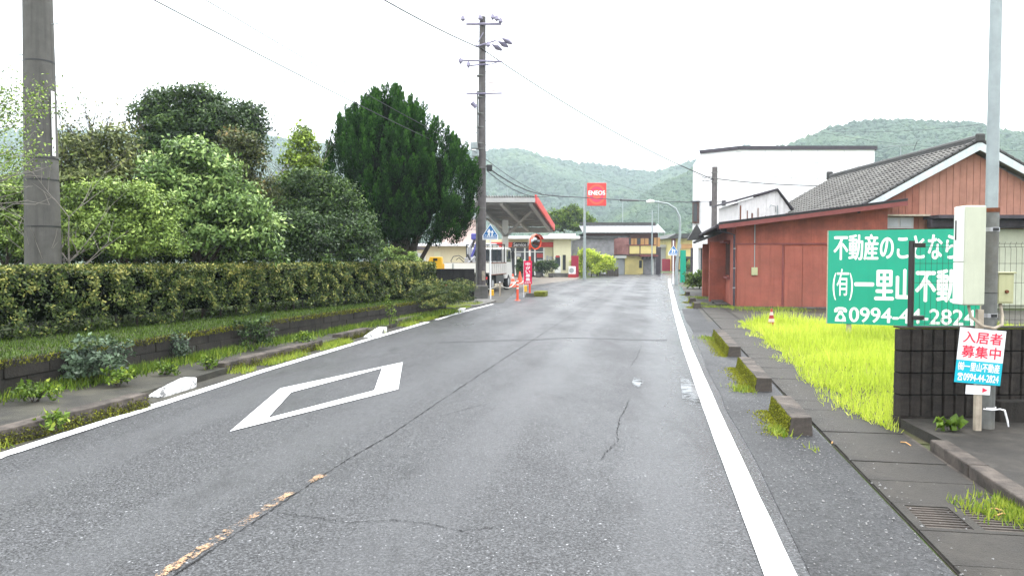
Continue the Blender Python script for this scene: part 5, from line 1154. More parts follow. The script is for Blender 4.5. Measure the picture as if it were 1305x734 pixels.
MB().prism([(SB(648, 0)[0], SB(0, 315)[1]), (SB(652, 0)[0], SB(0, 315)[1]), (SB(653.5, 0)[0], SB(0, 308.8)[1]), (SB(649.5, 0)[0], SB(0, 308.8)[1])], -.127, -.126, 'y').build('stripe', m['ring'], sb)
xw0, xw1 = SB(634.5, 0)[0], SB(694, 0)[0]; zw = SB(0, 315.8)[1]
gl = MB().box(xw0, xw1, .06, .08, .1, zw).build('shop_window', m['glass'], sb)
for px in (634.8, 647, 657, 669, 682, 693.6): x = SB(px, 0)[0]; MB().box(x - .06, x + .06, -.02, .058, .1, zw).build('mullion', m['box_white'], gl)
MB().box(xw0, xw1, -.018, .057, SB(0, 321.5)[1], SB(0, 320.5)[1]).build('transom', m['box_white'], gl)
for (a, b, c_, d, mt) in ((684, 692, 323, 328.5, 'cone_red'), (685, 691, 335, 339, 'cone_red'), (684.5, 692, 331, 333, 'glass_pale'), (658, 664, 322.5, 327, 'glass_pale'), (659, 662, 327.5, 331, 'cream')):
    p, q_ = SB(a, d), SB(b, c_); MB().box(p[0], q_[0], .045, .057, p[1], q_[1]).build('poster', m[mt], gl)
for (a, b, c_, d) in ((696, 699, 326, 332), (700, 704, 327, 331), (696.5, 700, 333, 337), (701, 704, 333, 337)):
    p, q_ = SB(a, d), SB(b, c_); MB().box(p[0], q_[0], -.02, -.003, p[1], q_[1]).build('notice', m['glass_pale'], sb)
# projecting toilet block
x0, x1 = SB(705.5, 0)[0], SB(727.5, 0)[0]
MB().box(x0, x1, -.9, 5, .32, zr).build('side_block', m['cream'], sb); MB().box(x0 - .2, x1 + .25, -1.15, 5, 0, .30).build('step', m['concrete'], sb)
d_ = MB().box(SB(707.5, 0, SY - .9)[0], SB(715.5, 0, SY - .9)[0], -.93, -.903, .34, SB(0, 326)[1]).build('door', m['box_white'], sb)
MB().box(SB(708.2, 0, SY - .9)[0], SB(714.6, 0, SY - .9)[0], -.945, -.931, .9, SB(0, 327)[1]).build('pane', m['glass'], d_); MB().box(SB(708.8, 0, SY - .9)[0], SB(714, 0, SY - .9)[0], -.952, -.946, 1.62, 1.78).build('notice', m['cone_red'], d_)
w_ = MB().box(SB(717.8, 0, SY - .9)[0], SB(721.8, 0, SY - .9)[0], -.93, -.903, SB(0, 344)[1], SB(0, 325)[1]).build('window', m['glass'], sb)
MB().box(SB(640, 0)[0], x1 + .7, -1.6, 6, zr + .003, zr + .22).build('roof', m['white'], sb, bevel=.02); MB().box(x0 - .3, x1 + .35, -1.3, 5.5, zr + .223, zr + .42).build('roof', m['white'], sb, bevel=.02)
mp = box('fence_panel', 0, 1, 0, .08, 0, at(0, 326, 64)[2], m['maroon']); mp.scale = (at(738.5, 0, 64)[0] - at(729, 0, 64)[0], 1, 1); mp.location = (at(729, 0, 64)[0], 64, 0); tag(mp, 'plain maroon screen panel beside the filling station office', 'panel')
ac = thing('air_conditioner', 'white air conditioner unit in front of the maroon panel', 'air conditioner', (at(730, 0, 63)[0], 63, .28))
MB().box(-.28, .28, -.15, .15, 0, .62).build('casing', m['white'], ac, bevel=.03); mb = MB(); mb.tube([(-.05, -.152, .3), (-.05, -.165, .3)], .2, 16); mb.build('fan_grille', m['steel'], ac); MB().box(-.3, .3, -.16, .16, -.28, -.003).build('stand', m['cone_red'], ac)
for i, (px, w_) in enumerate(((687, .8), (703, .45), (663, .35))):
    t = thing('potted_shrub', ['dark bushy shrub before the office window behind the round mirror', 'smaller dark shrub at the office corner', 'dark plant before the office glass behind the red banner'][i], 'shrub', (at(px, 0, 63)[0], 63, 0), 0, 'shrubs before the filling station office')
    crown('foliage', [(0, 0, .75, w_, .45, .6)], 1500, .14, m['lf_dark'], t, .2, 26, .3); MB().tube([(0, 0, 0), (0, 0, .35)], [.2, .26], 10).build('pot', m['concrete'], t)
# canopy
NY, FY = 44.0, 60.0
p0, p1, p2 = Vector(at(598, 258, NY)), Vector(at(681, 257, NY)), Vector(at(705, 294, FY))
dirv = Vector((p2.x - p1.x, p2.y - p1.y, 0)); cz0 = p1.z; cz1 = p2.z; Wc = (p1 - p0).length + .1
cn_ = thing('station_canopy', 'tilted filling station canopy with red edge on a single white column', 'canopy', (p1.x, p1.y, 0)); 
def CN(u, v, dz=0): # u: 0 right .. 1 left, v: 0 near .. 1 far
    return (-(Wc) * u + dirv.x * v, dirv.y * v, cz0 + (cz1 - cz0) * v + dz)
# corrugated deck
nu = 26; vs2 = []; fs2 = []
for i in range(nu * 2 + 1):
    u = i / (nu * 2); dz = .15 if (i // 1) % 2 else 0
    vs2 += [CN(u, 0, .22 + dz), CN(u, 1, .22 + dz)]
MB().add(vs2, [(2 * i, 2 * i + 1, 2 * i + 3, 2 * i + 2) for i in range(nu * 2)]).build('corrugated_deck', m['canopy'], cn_)
# purlins + beams
def beam(a, b, w_, h_, nm, mt='canopy'):
    a = Vector(a); b = Vector(b); d = (b - a).normalized(); s = d.cross(Vector((0, 0, 1))).normalized() * w_ / 2; up = Vector((0, 0, h_))
    v = [a - s, a + s, b + s, b - s]; v += [p + up for p in v]
    return MB().add(v, [(0, 3, 2, 1), (4, 5, 6, 7), (0, 1, 5, 4), (1, 2, 6, 5), (2, 3, 7, 6), (3, 0, 4, 7)]).build(nm, m[mt], cn_)
for k in range(9): v = .005 + k * .124; beam(CN(0, v, .1), CN(1, v, .1), .12, .118, 'purlin')
for u in (.06, .5, .94): beam(CN(u, 0.01, -.18), CN(u, .99, -.12), .2, .27, 'main_beam')
beam(CN(-.015, -.003, -.05), CN(1.01, -.003, -.05), .1, .22, 'front_fascia')
beam(CN(-.02, 0, -.08), CN(-.02, 1.0, -.0), .1, .46, 'side_fascia', 'red'); beam(CN(1.02, 0, -.2), CN(1.02, 1.0, -.1), .1, .5, 'side_fascia', 'canopy')
beam(CN(-.0, 1.005, -.15), CN(1, 1.005, -.15), .1, .4, 'rear_fascia')
cc_ = at(644, 0, 52); cxx = cc_[0] - p1.x; MB().box(cxx - .2, cxx + .2, 8 - .2, 8 + .2, 0, cz0 + (cz1 - cz0) * .5 - .12).build('column', m['box_white'], cn_, bevel=.03)
beam((cxx, 8, 2.9), CN(.12, .22, -.1), .12, .12, 'strut'); beam((cxx, 8, 2.9), CN(.9, .22, -.1), .12, .12, 'strut')
an2 = at(646, 240, 50); 
t = thing('tv_antenna', 'small tv antenna standing above the filling station canopy', 'antenna', (an2[0], 56, 3.9)); tube('mast', [(0, 0, 0), (0, 0, 2.7)], .02, m['steel'], t, 5); tube('boom', [(-.4, 0, 2.3), (.4, 0, 2.35)], .015, m['steel'], t, 4); tube('boom', [(-.3, 0, 2.6), (.3, 0, 2.6)], .015, m['steel'], t, 4)
# cream workshop / pink house
WS = 45.0; ws = thing('workshop', 'long cream workshop with white eave and pale pink upper storey behind the juniper', 'building', (at(530, 0, WS)[0], WS, 0)); wx_ = ws.location.x
def WP(px, py): p = at(px, py, WS); return (p[0] - wx_, p[2])
MB().box(0, WP(633, 0)[0], 0, 8, 0, WP(0, 314)[1]).build('wall', m['cream2'], ws); MB().box(-.4, WP(633, 0)[0], -.6, 8, WP(0, 314)[1] + .003, WP(0, 310.5)[1]).build('eave', m['white'], ws, bevel=.02)
MB().box(WP(560, 0)[0], WP(609, 0)[0], 1, 7.5, WP(0, 310.5)[1] + .003, WP(0, 279)[1]).build('upper_wall', m['pink'], ws)
MB().prism([(WP(556, 0)[0], WP(0, 279)[1] + .003), (WP(612, 0)[0], WP(0, 279)[1] + .003), (WP(596, 0)[0], WP(0, 268)[1]), (WP(565, 0)[0], WP(0, 268)[1])], .7, 7.8, 'y').build('roof', m['tile_pale'], ws)
w_ = MB().box(WP(583.5, 0)[0], WP(592, 0)[0], .93, .997, WP(0, 293)[1], WP(0, 285)[1]).build('window', m['glass'], ws); MB().box(WP(587.5, 0)[0], WP(588, 0)[0], .9, .929, WP(0, 293)[1], WP(0, 285)[1]).build('frame', m['alu'], w_)
tube('downpipe', [(WP(582, 0)[0], .9, WP(0, 292)[1]), (WP(582, 0)[0], .9, WP(0, 297)[1]), (WP(586, 0)[0], .9, WP(0, 302)[1])], .04, m['stake'], ws, 5)
MB().box(WP(552, 0)[0], WP(560, 0)[0], -.02, -.003, .2, WP(0, 321)[1]).build('panel', m['cream'], ws)
# pale carport left of it
cpx = thing('carport', 'dark-roofed low carport seen under the juniper', 'carport', (at(455, 0, 36)[0], 36, .45)); wcp = at(530, 0, 36)[0] - cpx.location.x
MB().prism([(0, at(0, 321, 36)[2] - .45), (wcp, at(0, 317, 36)[2] - .45), (wcp, at(0, 314, 36)[2] - .45), (0, at(0, 314, 36)[2] - .45)], 0, 4, 'y').build('roof', m['dark_trim'], cpx); MB().box(.1, wcp, .3, 3.6, 0, at(0, 321, 36)[2] - .5).build('wall', m['glass_pale'], cpx)
# black wall, grey wall
o = thing('black_wall', 'low black stained block wall beside the hedge end', 'wall', (-2.77, 27.0, 0)); 
for k in range(4):
    for r_ in range(2): MB().box(k * .37 + .004, k * .37 + .366 - .0, -.0 + rnd.uniform(-.004, .004), .12, .42 + r_ * .375, .42 + r_ * .375 + .365).build('block', m['block_dark'], o, bevel=.006)
MB().box(0, 1.47, .01, .11, 0, 1.15).build('wall_core', m['mortar'], o)
o = MB().box(-.55, .36, 0, .35, 0, .53).build('concrete_wall', m['concrete'], None, bevel=.015); o.location = (at(612, 0, 28.5)[0] - .1, 28.55, 0); tag(o, 'short grey concrete wall at the foot of the utility pole', 'wall')
struct(MB().prism([G(572, 394)[:2], G(592, 380)[:2], G(618, 380)[:2], G(632, 385)[:2], G(612, 391)[:2]], 0, .06).build('driveway_apron', m['concrete']))

# ------------------------------------------------------------------ TRUCK
tc_ = Vector(at(594, 0, 34.0)); tk = thing('flatbed_truck', 'white flatbed truck with a small crane, seen from behind at the filling station', 'truck', (tc_.x, 34.0, 0), -R(11))
# local: x right, y forward
MB().box(-1.0, 1.0, 0.0, 3.6, .86, .94).build('bed', m['steel_dirty'], tk)
def ribbed(x, y0, y1, z0, z1):
    mb = MB().box(x - .02, x + .02, y0, y1, z0, z1); return mb.build('side_gate', m['truck_white'], tk)
ribbed(-1.0, .02, 3.6, .942, 1.32); sg_ = ribbed(1.0, .02, 3.6, .80, 1.32)
for k in range(9): y = .12 + k * .42; MB().box(1.022, 1.045, y, y + .05, .82, 1.29).build('rib', m['truck_white'], sg_)
for z in (.79, 1.30): MB().box(1.021, 1.04, .02, 3.6, z, z + .035).build('rail', m['rust'], sg_)
tg2 = MB().box(-1.0, 1.0, -.06, .0, .90, 1.32).build('tailgate', m['box_white'], tk, bevel=.008); MB().box(-1.0, 1.0, -.065, -.01, 1.322, 1.345).build('rail', m['stake'], tg2)
for x in (-.6, .6): MB().box(x - .03, x + .03, -.085, -.061, .92, 1.3).build('latch', m['steel'], tg2)
MB().box(-.45, -.35, .1, 4.6, .55, .78).build('chassis_rail', m['black'], tk); MB().box(.35, .45, .1, 4.6, .55, .78).build('chassis_rail', m['black'], tk); MB().box(-.9, .9, .0, .1, .45, .6).build('bumper', m['black'], tk)
for x in (-.8, .8): MB().box(x - .12, x + .12, -.02, .0, .62, .72).build('tail_light', m['red'], tk)
# front grill frame behind cab
for (a, b, c_, d) in ((-.95, -.9, 1.32, 2.15), (.9, .95, 1.32, 2.15)): MB().box(a, b, 3.6, 3.65, c_, d).build('headboard_post', m['black'], tk)
MB().box(-.95, .95, 3.6, 3.65, 2.15, 2.2).build('headboard_rail', m['black'], tk)
for x in np.linspace(-.8, .8, 8): MB().box(x - .012, x + .012, 3.61, 3.64, 1.0, 2.15).build('headboard_bar', m['black'], tk)
# cab
cabp = [(4.0, .55), (5.6, .55), (5.75, .9), (5.6, 1.35), (5.35, 2.02), (4.1, 2.06), (4.0, 1.98)]
cab = MB().prism(cabp, -.9, .9, 'x').build('cab', m['truck_white'], tk, bevel=.04)
MB().box(-.7, .7, 3.975, 3.997, 1.4, 1.95).build('rear_window', m['glass'], cab)
for x in (-1, 1): MB().prism([(4.25, 1.35), (5.35, 1.35), (5.2, 1.95), (4.25, 1.95)], x * .905 - .004, x * .905 + .004, 'x').build('side_window', m['glass'], cab); MB().box(x * 1.0 - .06, x * 1.0 + .06, 5.35, 5.42, 1.5, 1.9).build('mirror', m['black'], cab)
def wheel(x, y):
    mb = MB(); mb.tube([(x - .11, y, .38), (x - .09, y, .38), (x + .09, y, .38), (x + .11, y, .38)], [.33, .38, .38, .33], 24); w = mb.build('wheel', m['tyre'], tk, smooth=True)
    sgn = 1 if x > 0 else -1; r = MB(); r.tube([(x + sgn * .105, y, .38), (x + sgn * .118, y, .38)], [.2, .17], 16); r.build('rim', m['silver'], w, smooth=True)
for y in (1.15, 4.75):
    for x in (-.8, .8): wheel(x, y)
MB().box(.82, .99, .6, 1.75, .79, .83).build('mudguard', m['black'], tk)
MB().box(.5, .93, 1.75, 3.5, .38, .76).build('under_bed_shade', m['black'], tk, bevel=.02); MB().box(-.9, .9, .3, 3.5, .76, .80).build('sub_frame', m['black'], tk)  # first box is black filler added to darken the space under the bed
# crane
tube('crane_column', [(-.1, .9, .94), (-.1, .9, 2.0)], .12, m['silver'], tk, 10)
MB().box(-.28, .12, .7, 1.1, 1.32, 1.55).build('crane_base', m['silver'], tk, bevel=.02)
tube('crane_boom', [(-.1, .9, 2.0), (.18, .95, 2.45)], .09, m['silver'], tk, 8); tube('crane_boom', [(.12, .9, 2.35), (-.25, .9, 1.45)], .06, m['dark_trim'], tk, 8); tube('crane_cylinder', [(.02, .8, 1.6), (.3, .8, 2.3)], .05, m['purple'], tk, 8)
MB().box(-.0, .34, .75, 1.1, 2.35, 2.62).build('crane_head', m['purple'], tk, bevel=.04); MB().box(.3, .5, .75, 1.1, 2.3, 2.65).build('crane_head', m['dark_trim'], tk, bevel=.04)
tube('hose', [(-.3, .7, 1.5), (-.5, .6, 1.65), (-.75, .55, 1.6), (-.85, .5, 1.4), (-.8, .5, 1.36)], .02, m['black'], tk, 5); tube('hose', [(-.3, .7, 1.35), (-.5, .6, 1.55), (-.62, .55, 1.45)], .02, m['black'], tk, 5)
tube('outrigger', [(-.45, .7, 1.0), (.2, .7, 1.6)], .05, m['silver'], tk, 6); tube('outrigger', [(.25, .7, 1.0), (-.15, .7, 1.7)], .05, m['black'], tk, 6)
yb = thing('yellow_machine', 'yellow box-shaped machine with a small dark window beside the truck', 'machine', (at(554, 0, 31.5)[0], 31.5, 0))
MB().prism([(-.30, 0), (.28, 0), (.28, 1.0), (.24, at(0, 327.5, 31.5)[2]), (-.24, at(0, 327.5, 31.5)[2]), (-.30, 1.4)], 0, .5, 'y').build('body', m['yellow'], yb, bevel=.03); MB().box(-.10, .07, -.012, -.002, 1.42, 1.52).build('window', m['black'], yb); MB().box(.281, .33, .1, .3, .6, 1.3).build('handle', m['yellow'], yb)

# ------------------------------------------------------------------ mirror, banner, bollards
mg = G(676, 379); mt_ = thing('traffic_mirror', 'round convex traffic mirror with orange hood on an orange pole', 'traffic mirror', (at(675.5, 0, 31)[0], 31, 0)); mzc = at(0, 308.5, 31)[2]
tube('pole', [(0, 0, 0), (0, 0, mzc + .1)], .04, m['redorange'], mt_, 10)
for k in range(4): MB().tube([(0, 0, .6 + k * .5), (0, 0, .85 + k * .5)], .0415, 10).build('white_band', m['box_white'], mt_, smooth=True)
mcx = .20; M = NT('mirror_glass'); M.col(lin(.30, .32, .32)); M.rough(.06); M.b.inputs['Metallic'].default_value = 1; m['mirror'] = M.m
rm = Matrix.Translation((mcx, -.10, mzc)) @ Matrix.Rotation(R(40), 4, 'Z') @ Matrix.Rotation(R(90), 4, 'X')
def disc(prof_, nm, mt, par, n_=28):
    vs2 = []; 
    for (r, h) in prof_:
        for i in range(n_): a = 2 * math.pi * i / n_; vs2.append(rm @ Vector((r * math.cos(a), r * math.sin(a), h)))
    return MB().add(vs2, [(j * n_ + i, j * n_ + (i + 1) % n_, (j + 1) * n_ + (i + 1) % n_, (j + 1) * n_ + i) for j in range(len(prof_) - 1) for i in range(n_)]).build(nm, m[mt], par, smooth=True)
disc([(.26, .02), (.20, .05), (.1, .075), (.001, .08)], 'mirror', 'mirror', mt_); disc([(.26, .0), (.30, .0), (.30, .05), (.265, .05), (.26, .02)], 'rim', 'redorange', mt_); disc([(.30, .0), (.2, -.05), (.001, -.07)], 'back', 'redorange', mt_)
vs2 = []; ncap = 14
for i in range(ncap + 1):
    a = R(20) + R(140) * i / ncap
    for h in (.05, .20): vs2.append(rm @ Vector((.305 * math.cos(a), .305 * math.sin(a), h)))
MB().add(vs2, [(2 * i, 2 * i + 1, 2 * i + 3, 2 * i + 2) for i in range(ncap)]).build('hood', m['redorange'], mt_, smooth=True)
tube('arm', [(0, 0, mzc), (mcx, -.03, mzc)], .02, m['redorange'], mt_, 6)
o = MB().prism([(-.2, 0), (.2, 0), (.14, .16), (-.14, .16)], -.18, .18, 'y').build('footing', m['concrete'], mt_)
bk = thing('kerb_block', 'mossy kerb block at the foot of the round mirror', 'kerb block', (at(684, 0, 31.5)[0], 31.3, 0), -RA, 'kerb blocks at the filling station'); MB().box(-.1, .35, -.1, .8, 0, .2).build('block', m['kerbmoss'], bk, bevel=.02)
bnr = thing('banner', 'tall pink-red cloth banner with white vertical lettering tied to the mirror pole', 'banner', (at(673, 0, 30.6)[0], 30.6, 0)); bz0, bz1 = at(0, 362, 30.6)[2], at(0, 332.5, 30.6)[2]; bwid = 10.5 * 30.6 / F
mb = MB(); vs2 = []
for i in range(9):
    x = -bwid / 2 + bwid * i / 8; y = .015 * math.sin(i * 1.3); vs2 += [(x, y, bz0), (x, y * .6, bz1)]
clo = mb.add(vs2, [(2 * i, 2 * i + 2, 2 * i + 3, 2 * i + 1) for i in range(8)]).build('cloth', m['pinkred'], bnr); sol = clo.modifiers.new('t', 'SOLIDIFY'); sol.thickness = .004
for i, ch in enumerate('中がい募集'): hh_ = (bz1 - bz0 - .16) / 5; text('lettering', ch, -.085, bz1 - .05 - (i + 1) * hh_ + .01, .17, hh_ - .025, m['white'], bnr, -.022, .03)
text('lettering', 'ENEOS', -.12, bz0 + .03, .24, .05, m['white'], bnr, -.022, .02)
tube('pole', [(-bwid / 2, .02, 0), (-bwid / 2, .02, bz1 + .05)], .012, m['white'], bnr, 6)
def bollard(px, py, topy, r, mt, label, grp, caps=True):
    g = G(px, py); h = at(0, topy, g[1])[2]; t = thing('bollard', label, 'bollard', (g[0], g[1], 0), 0, grp); tube('post', [(0, 0, 0), (0, 0, h)], r, m[mt], t, 12)
    MB().tube([(0, 0, h), (0, 0, h + .03)], [r * 1.15, r * .6], 12).build('cap', m['silver' if mt != 'red' else 'red'], t, smooth=True); return t, h
bg_ = 'chain posts at the filling station edge'
b1_, h1 = bollard(637, 377.5, 360, .035, 'stake', 'grey chain post next to the yellow block', bg_); b2_, h2 = bollard(658, 373, 357, .03, 'steel_dirty', 'grey chain post behind the red flexible post', bg_); b3_, h3 = bollard(667.5, 371, 356, .03, 'steel_dirty', 'grey chain post left of the mirror pole', bg_)
def chain(a, b, sag, label):
    a = Vector(a); b = Vector(b); pts = []
    for i in range(13): u = i / 12; p = a.lerp(b, u); p.z -= sag * 4 * u * (1 - u); pts.append(p)
    o = MB().tube(pts, .014, 5).build('chain', m['box_white'], None, smooth=True); tag(o, label, 'chain', 'white chains between posts')
chain(b1_.location + Vector((0, 0, h1 - .06)), b2_.location + Vector((0, 0, h2 - .05)), .22, 'white chain sagging between the first two posts'); chain(b2_.location + Vector((0, 0, h2 - .05)), b3_.location + Vector((0, 0, h3 - .05)), .12, 'white chain between the post pair by the mirror')
chain(b1_.location + Vector((0, 0, h1 - .06)), b1_.location + Vector((-.55, 1.0, .25)), .05, 'white chain running back from the first post toward the truck')
fp = thing('flexible_post', 'red flexible lane post with white bands at the road edge', 'delineator', (*G(659.5, 383)[:2], 0)); hfp = at(0, 356, fp.location.y)[2]
tube('post', [(0, 0, 0), (0, 0, hfp)], .045, m['redorange'], fp, 12)
for k in range(3): MB().tube([(0, 0, .42 + k * .13), (0, 0, .47 + k * .13)], .0465, 12).build('reflective_band', m['box_white'], fp, smooth=True)
MB().tube([(0, 0, 0), (0, 0, .03)], [.11, .09], 12).build('base', m['redorange'], fp)
for (px, py, hpx, w_, lb_) in ((626.5, 377, 8, .20, 'yellow block beside the school crossing sign post'), (669.5, 372, 8, .16, 'yellow block behind the mirror pole'), ):
    g = G(px, py); o = MB().prism([(-w_ / 2, 0), (w_ / 2, 0), (w_ / 2 * .9, hpx * g[1] / F), (-w_ / 2 * .9, hpx * g[1] / F)], -.1, .1, 'y').build('yellow_block', m['yellow'], None, bevel=.02); o.location = g; tag(o, lb_, 'block', 'yellow blocks at the filling station edge')
sc_ = thing('traffic_cone', 'red cone standing behind the flexible post at the filling station', 'traffic cone', (*G(662.5, 362)[:2], 0)); cone_parts(sc_, .75, .18, ('redorange', 'redorange'))
sc2 = thing('traffic_cone', 'red and white cone by the front of the truck', 'traffic cone', (at(653.5, 0, 42)[0], 42, 0)); cone_parts(sc2, .7, .16, ('redorange', 'cone_white'))

# ================================================================== FAR HOUSES
fh = thing('old_house', 'long old two-storey house with pale tiled roof and yellow balcony across the road', 'house', at(765, 0, 76)[:2] + (0,), R(0)); fx0, FYY = fh.location.x, 76.0
def FH(px, py, Y=76): p = at(px, py, Y); return (p[0] - fx0, p[2])
x0, x1 = FH(748, 0)[0], FH(844, 0)[0]; ze = FH(0, 296)[1]; zr_ = FH(0, 285)[1]
MB().box(x0, x1 - .4, 1.5, 8, 0, ze).build('wall', m['plaster_grey'], fh); MB().box(FH(806, 0)[0], FH(845, 0)[0] - .1, 1.2, 1.497, FH(0, 315)[1], ze - .1).build('upper_wall', m['brown'], fh)
MB().box(x0, x1, 1.3, 8, ze - .30, ze - .02).build('beam', m['brown'], fh)
sl_ = ze; rv, rf = [], []
npr = 60
for i in range(npr * 4 + 1):
    u = i / (npr * 4); ww = .07 * math.sin(2 * math.pi * i / 4.0); X = x0 - .3 + (x1 + .5 - x0 + .3) * u
    rv += [(X, .5, ze + .0 + ww), (X - (1.2 if False else 0), 4.6, zr_ + ww)]
MB().add(rv, [(2 * i, 2 * i + 2, 2 * i + 3, 2 * i + 1) for i in range(npr * 4)]).build('roof_tiles', m['tile_pale'], fh)['kind'] = 'stuff'
MB().box(x0 - .2, x1 + .3, 4.4, 4.9, zr_ - .05, zr_ + .32).build('ridge', m['tile_dark'], fh); MB().prism([(.5, ze - .02), (4.6, zr_ - .0), (8.7, ze - .02)], x1 - .42, x1 - .3, 'x').build('gable_wall', m['brown'], fh)
MB().prism([(.45, ze - .02), (4.6, zr_ + .15), (4.6, zr_ - .05), (.6, ze - .2)], x1 + .45, x1 + .55, 'x').build('bargeboard', m['barge'], fh)
for (a, b, c_, d, mt) in ((806.5, 814, 303.5, 312, 'orange_board'), (819, 829, 303.5, 312, 'orange_board'), (836, 844, 302.5, 314, 'orange_board'), (802, 806, 303.5, 312, 'glass'), (814.5, 818.5, 303.5, 312, 'glass'), (829.5, 835, 303.5, 312, 'glass')):
    p, q_ = FH(a, d), FH(b, c_); w_ = MB().box(p[0], q_[0], 1.1, 1.197, p[1], q_[1]).build('shutter' if 'orange' in mt else 'window', m[mt], fh)
    if 'orange' in mt: MB().box((p[0] + q_[0]) / 2 - .03, (p[0] + q_[0]) / 2 + .03, 1.07, 1.099, p[1], q_[1]).build('frame', m['brown'], w_)
# balcony block
bx0, bx1 = FH(800, 0)[0], FH(835, 0)[0]
MB().box(bx0, bx1, -.6, 1.19, FH(0, 313)[1] - 1.0, FH(0, 313)[1]).build('balcony_core', m['brown'], fh)
p, q_ = FH(801, 323.5), FH(813.5, 313.5); MB().box(p[0], q_[0], -.65, -.603, p[1], q_[1]).build('balcony_panel', m['yellow_wall'], fh)
p, q_ = FH(815, 323.5), FH(834.5, 313.5); MB().box(p[0], q_[0], -.65, -.603, p[1], q_[1]).build('balcony_panel', m['yellow_wall'], fh)
MB().box(bx0 - .1, bx1 + .1, -.75, -.55, FH(0, 313)[1] + .003, FH(0, 312)[1]).build('balcony_rail', m['red_fascia'], fh)
p, q_ = FH(781, 324.5), FH(800, 303.5); vs2 = []
nn_ = 28
for i in range(nn_ + 1): x = p[0] + (q_[0] - p[0]) * i / nn_; y = -.7 + (.05 if i % 2 else 0); vs2 += [(x, y, p[1]), (x, y, q_[1])]
MB().add(vs2, [(2 * i, 2 * i + 2, 2 * i + 3, 2 * i + 1) for i in range(nn_)]).build('corrugated_sheet', m['rust_sheet'], fh); MB().box(p[0], q_[0], -.6, 1.4, p[1] + .05, q_[1] - .05).build('side_room', m['brown'], fh)
# ground floor yellow
p, q_ = FH(796, 352), FH(817, 325.5); MB().box(p[0], q_[0], -.2, 1.4, 0, q_[1]).build('ground_wall', m['yellow_wall'], fh); p, q_ = FH(784, 352), FH(796, 329); MB().box(p[0], q_[0] - .003, .0, 1.4, 0, q_[1]).build('garage_door', m['glass_pale'], fh); MB().box(p[0] - .1, q_[0] + .1, -.5, -.003, q_[1] + .003, q_[1] + .25).build('garage_hood', m['box_white'], fh)
p, q_ = FH(817, 352), FH(836, 325.5); MB().box(p[0] + .003, q_[0], .0, 1.4, 0, q_[1]).build('ground_wall', m['plaster_grey'], fh); MB().box(FH(815, 0)[0], FH(821, 0)[0], -.23, -.203, FH(0, 349)[1], FH(0, 331)[1]).build('door', m['yellow_wall'], fh); MB().box(FH(816, 0)[0], FH(819.5, 0)[0], -.26, -.231, FH(0, 341.5)[1], FH(0, 332)[1]).build('window', m['glass'], fh)
MB().box(FH(816, 0)[0], FH(839, 0)[0], -.9, .0, FH(0, 327)[1], FH(0, 325)[1]).build('porch_roof', m['red_fascia'], fh)
for px in (820, 825, 830): MB().box(FH(px, 0)[0] - .12, FH(px, 0)[0] + .12, -.7, -.5, FH(0, 329.5)[1], FH(0, 327.2)[1]).build('lantern', m['black'], fh)
MB().box(FH(833, 0)[0], FH(835, 0)[0], -.05, -.003, 0, FH(0, 330)[1]).build('post', m['box_white'], fh); MB().box(FH(836, 0)[0] + .003, FH(845, 0)[0], .2, 1.4, 0, FH(0, 315)[1]).build('dark_wing', m['dark_trim'], fh)
# plaster annex left
ax = thing('plaster_wall_house', 'rough grey plaster wall with tiled coping behind the green bushes', 'building', at(740, 0, 72)[:2] + (0,)); zz1 = at(0, 304, 72)[2]
ww_ = at(784, 0, 72)[0] - ax.location.x; MB().box(-.7, ww_, 0, 3, 0, zz1).build('wall', m['plaster_grey'], ax); MB().box(-.8, ww_ + .3, -.3, 3.2, zz1 + .003, zz1 + .2).build('coping', m['tile_dark'], ax)
# bushes and fence before it
def bush(px, Y, blobs, n_, size, leaf, label, name='bush', grp=None):
    t = thing(name, label, 'bush', (at(px, 0, Y)[0], Y, 0), 0, grp); B = []
    for (bx, by, rx_, ry_) in blobs: p = at(bx, by, Y); B.append((p[0] - t.location.x, 0, p[2], rx_ * Y / F, rx_ * Y / F * .7, ry_ * Y / F))
    crown('foliage', B, n_, size, m[leaf], t, .35, 40, .25); tube('stems', [(0, 0, 0), (.1, 0, 1.2)], .05, m['bark'], t, 5); return t
bush(755, 65, [(738, 345, 9, 16), (752, 340, 12, 18), (766, 340, 12, 14), (776, 338, 9, 9), (748, 328, 10, 9)], 9000, .2, 'lf_grass', 'big yellow-green bush beside the red sign pole', grp='bushes across the road')
of = thing('board_fence', 'low dark board fence with white notices below the rusty sheet', 'fence', at(761, 0, 67)[:2] + (0,)); L_ = at(789, 0, 67)[0] - of.location.x; zf = at(0, 340, 67)[2]; x = 0
while x < L_: MB().box(x, x + .2, 0, .04, .02, zf + rnd.uniform(-.03, .03)).build('board', m['bark'], of); x += .215
for px in (767, 770.5): a, b = at(px - 1.4, 349, 67), at(px + 1.4, 340.5, 67); MB().box(a[0] - of.location.x, b[0] - of.location.x, -.05, -.01, a[2], b[2]).build('notice', m['white'], of)
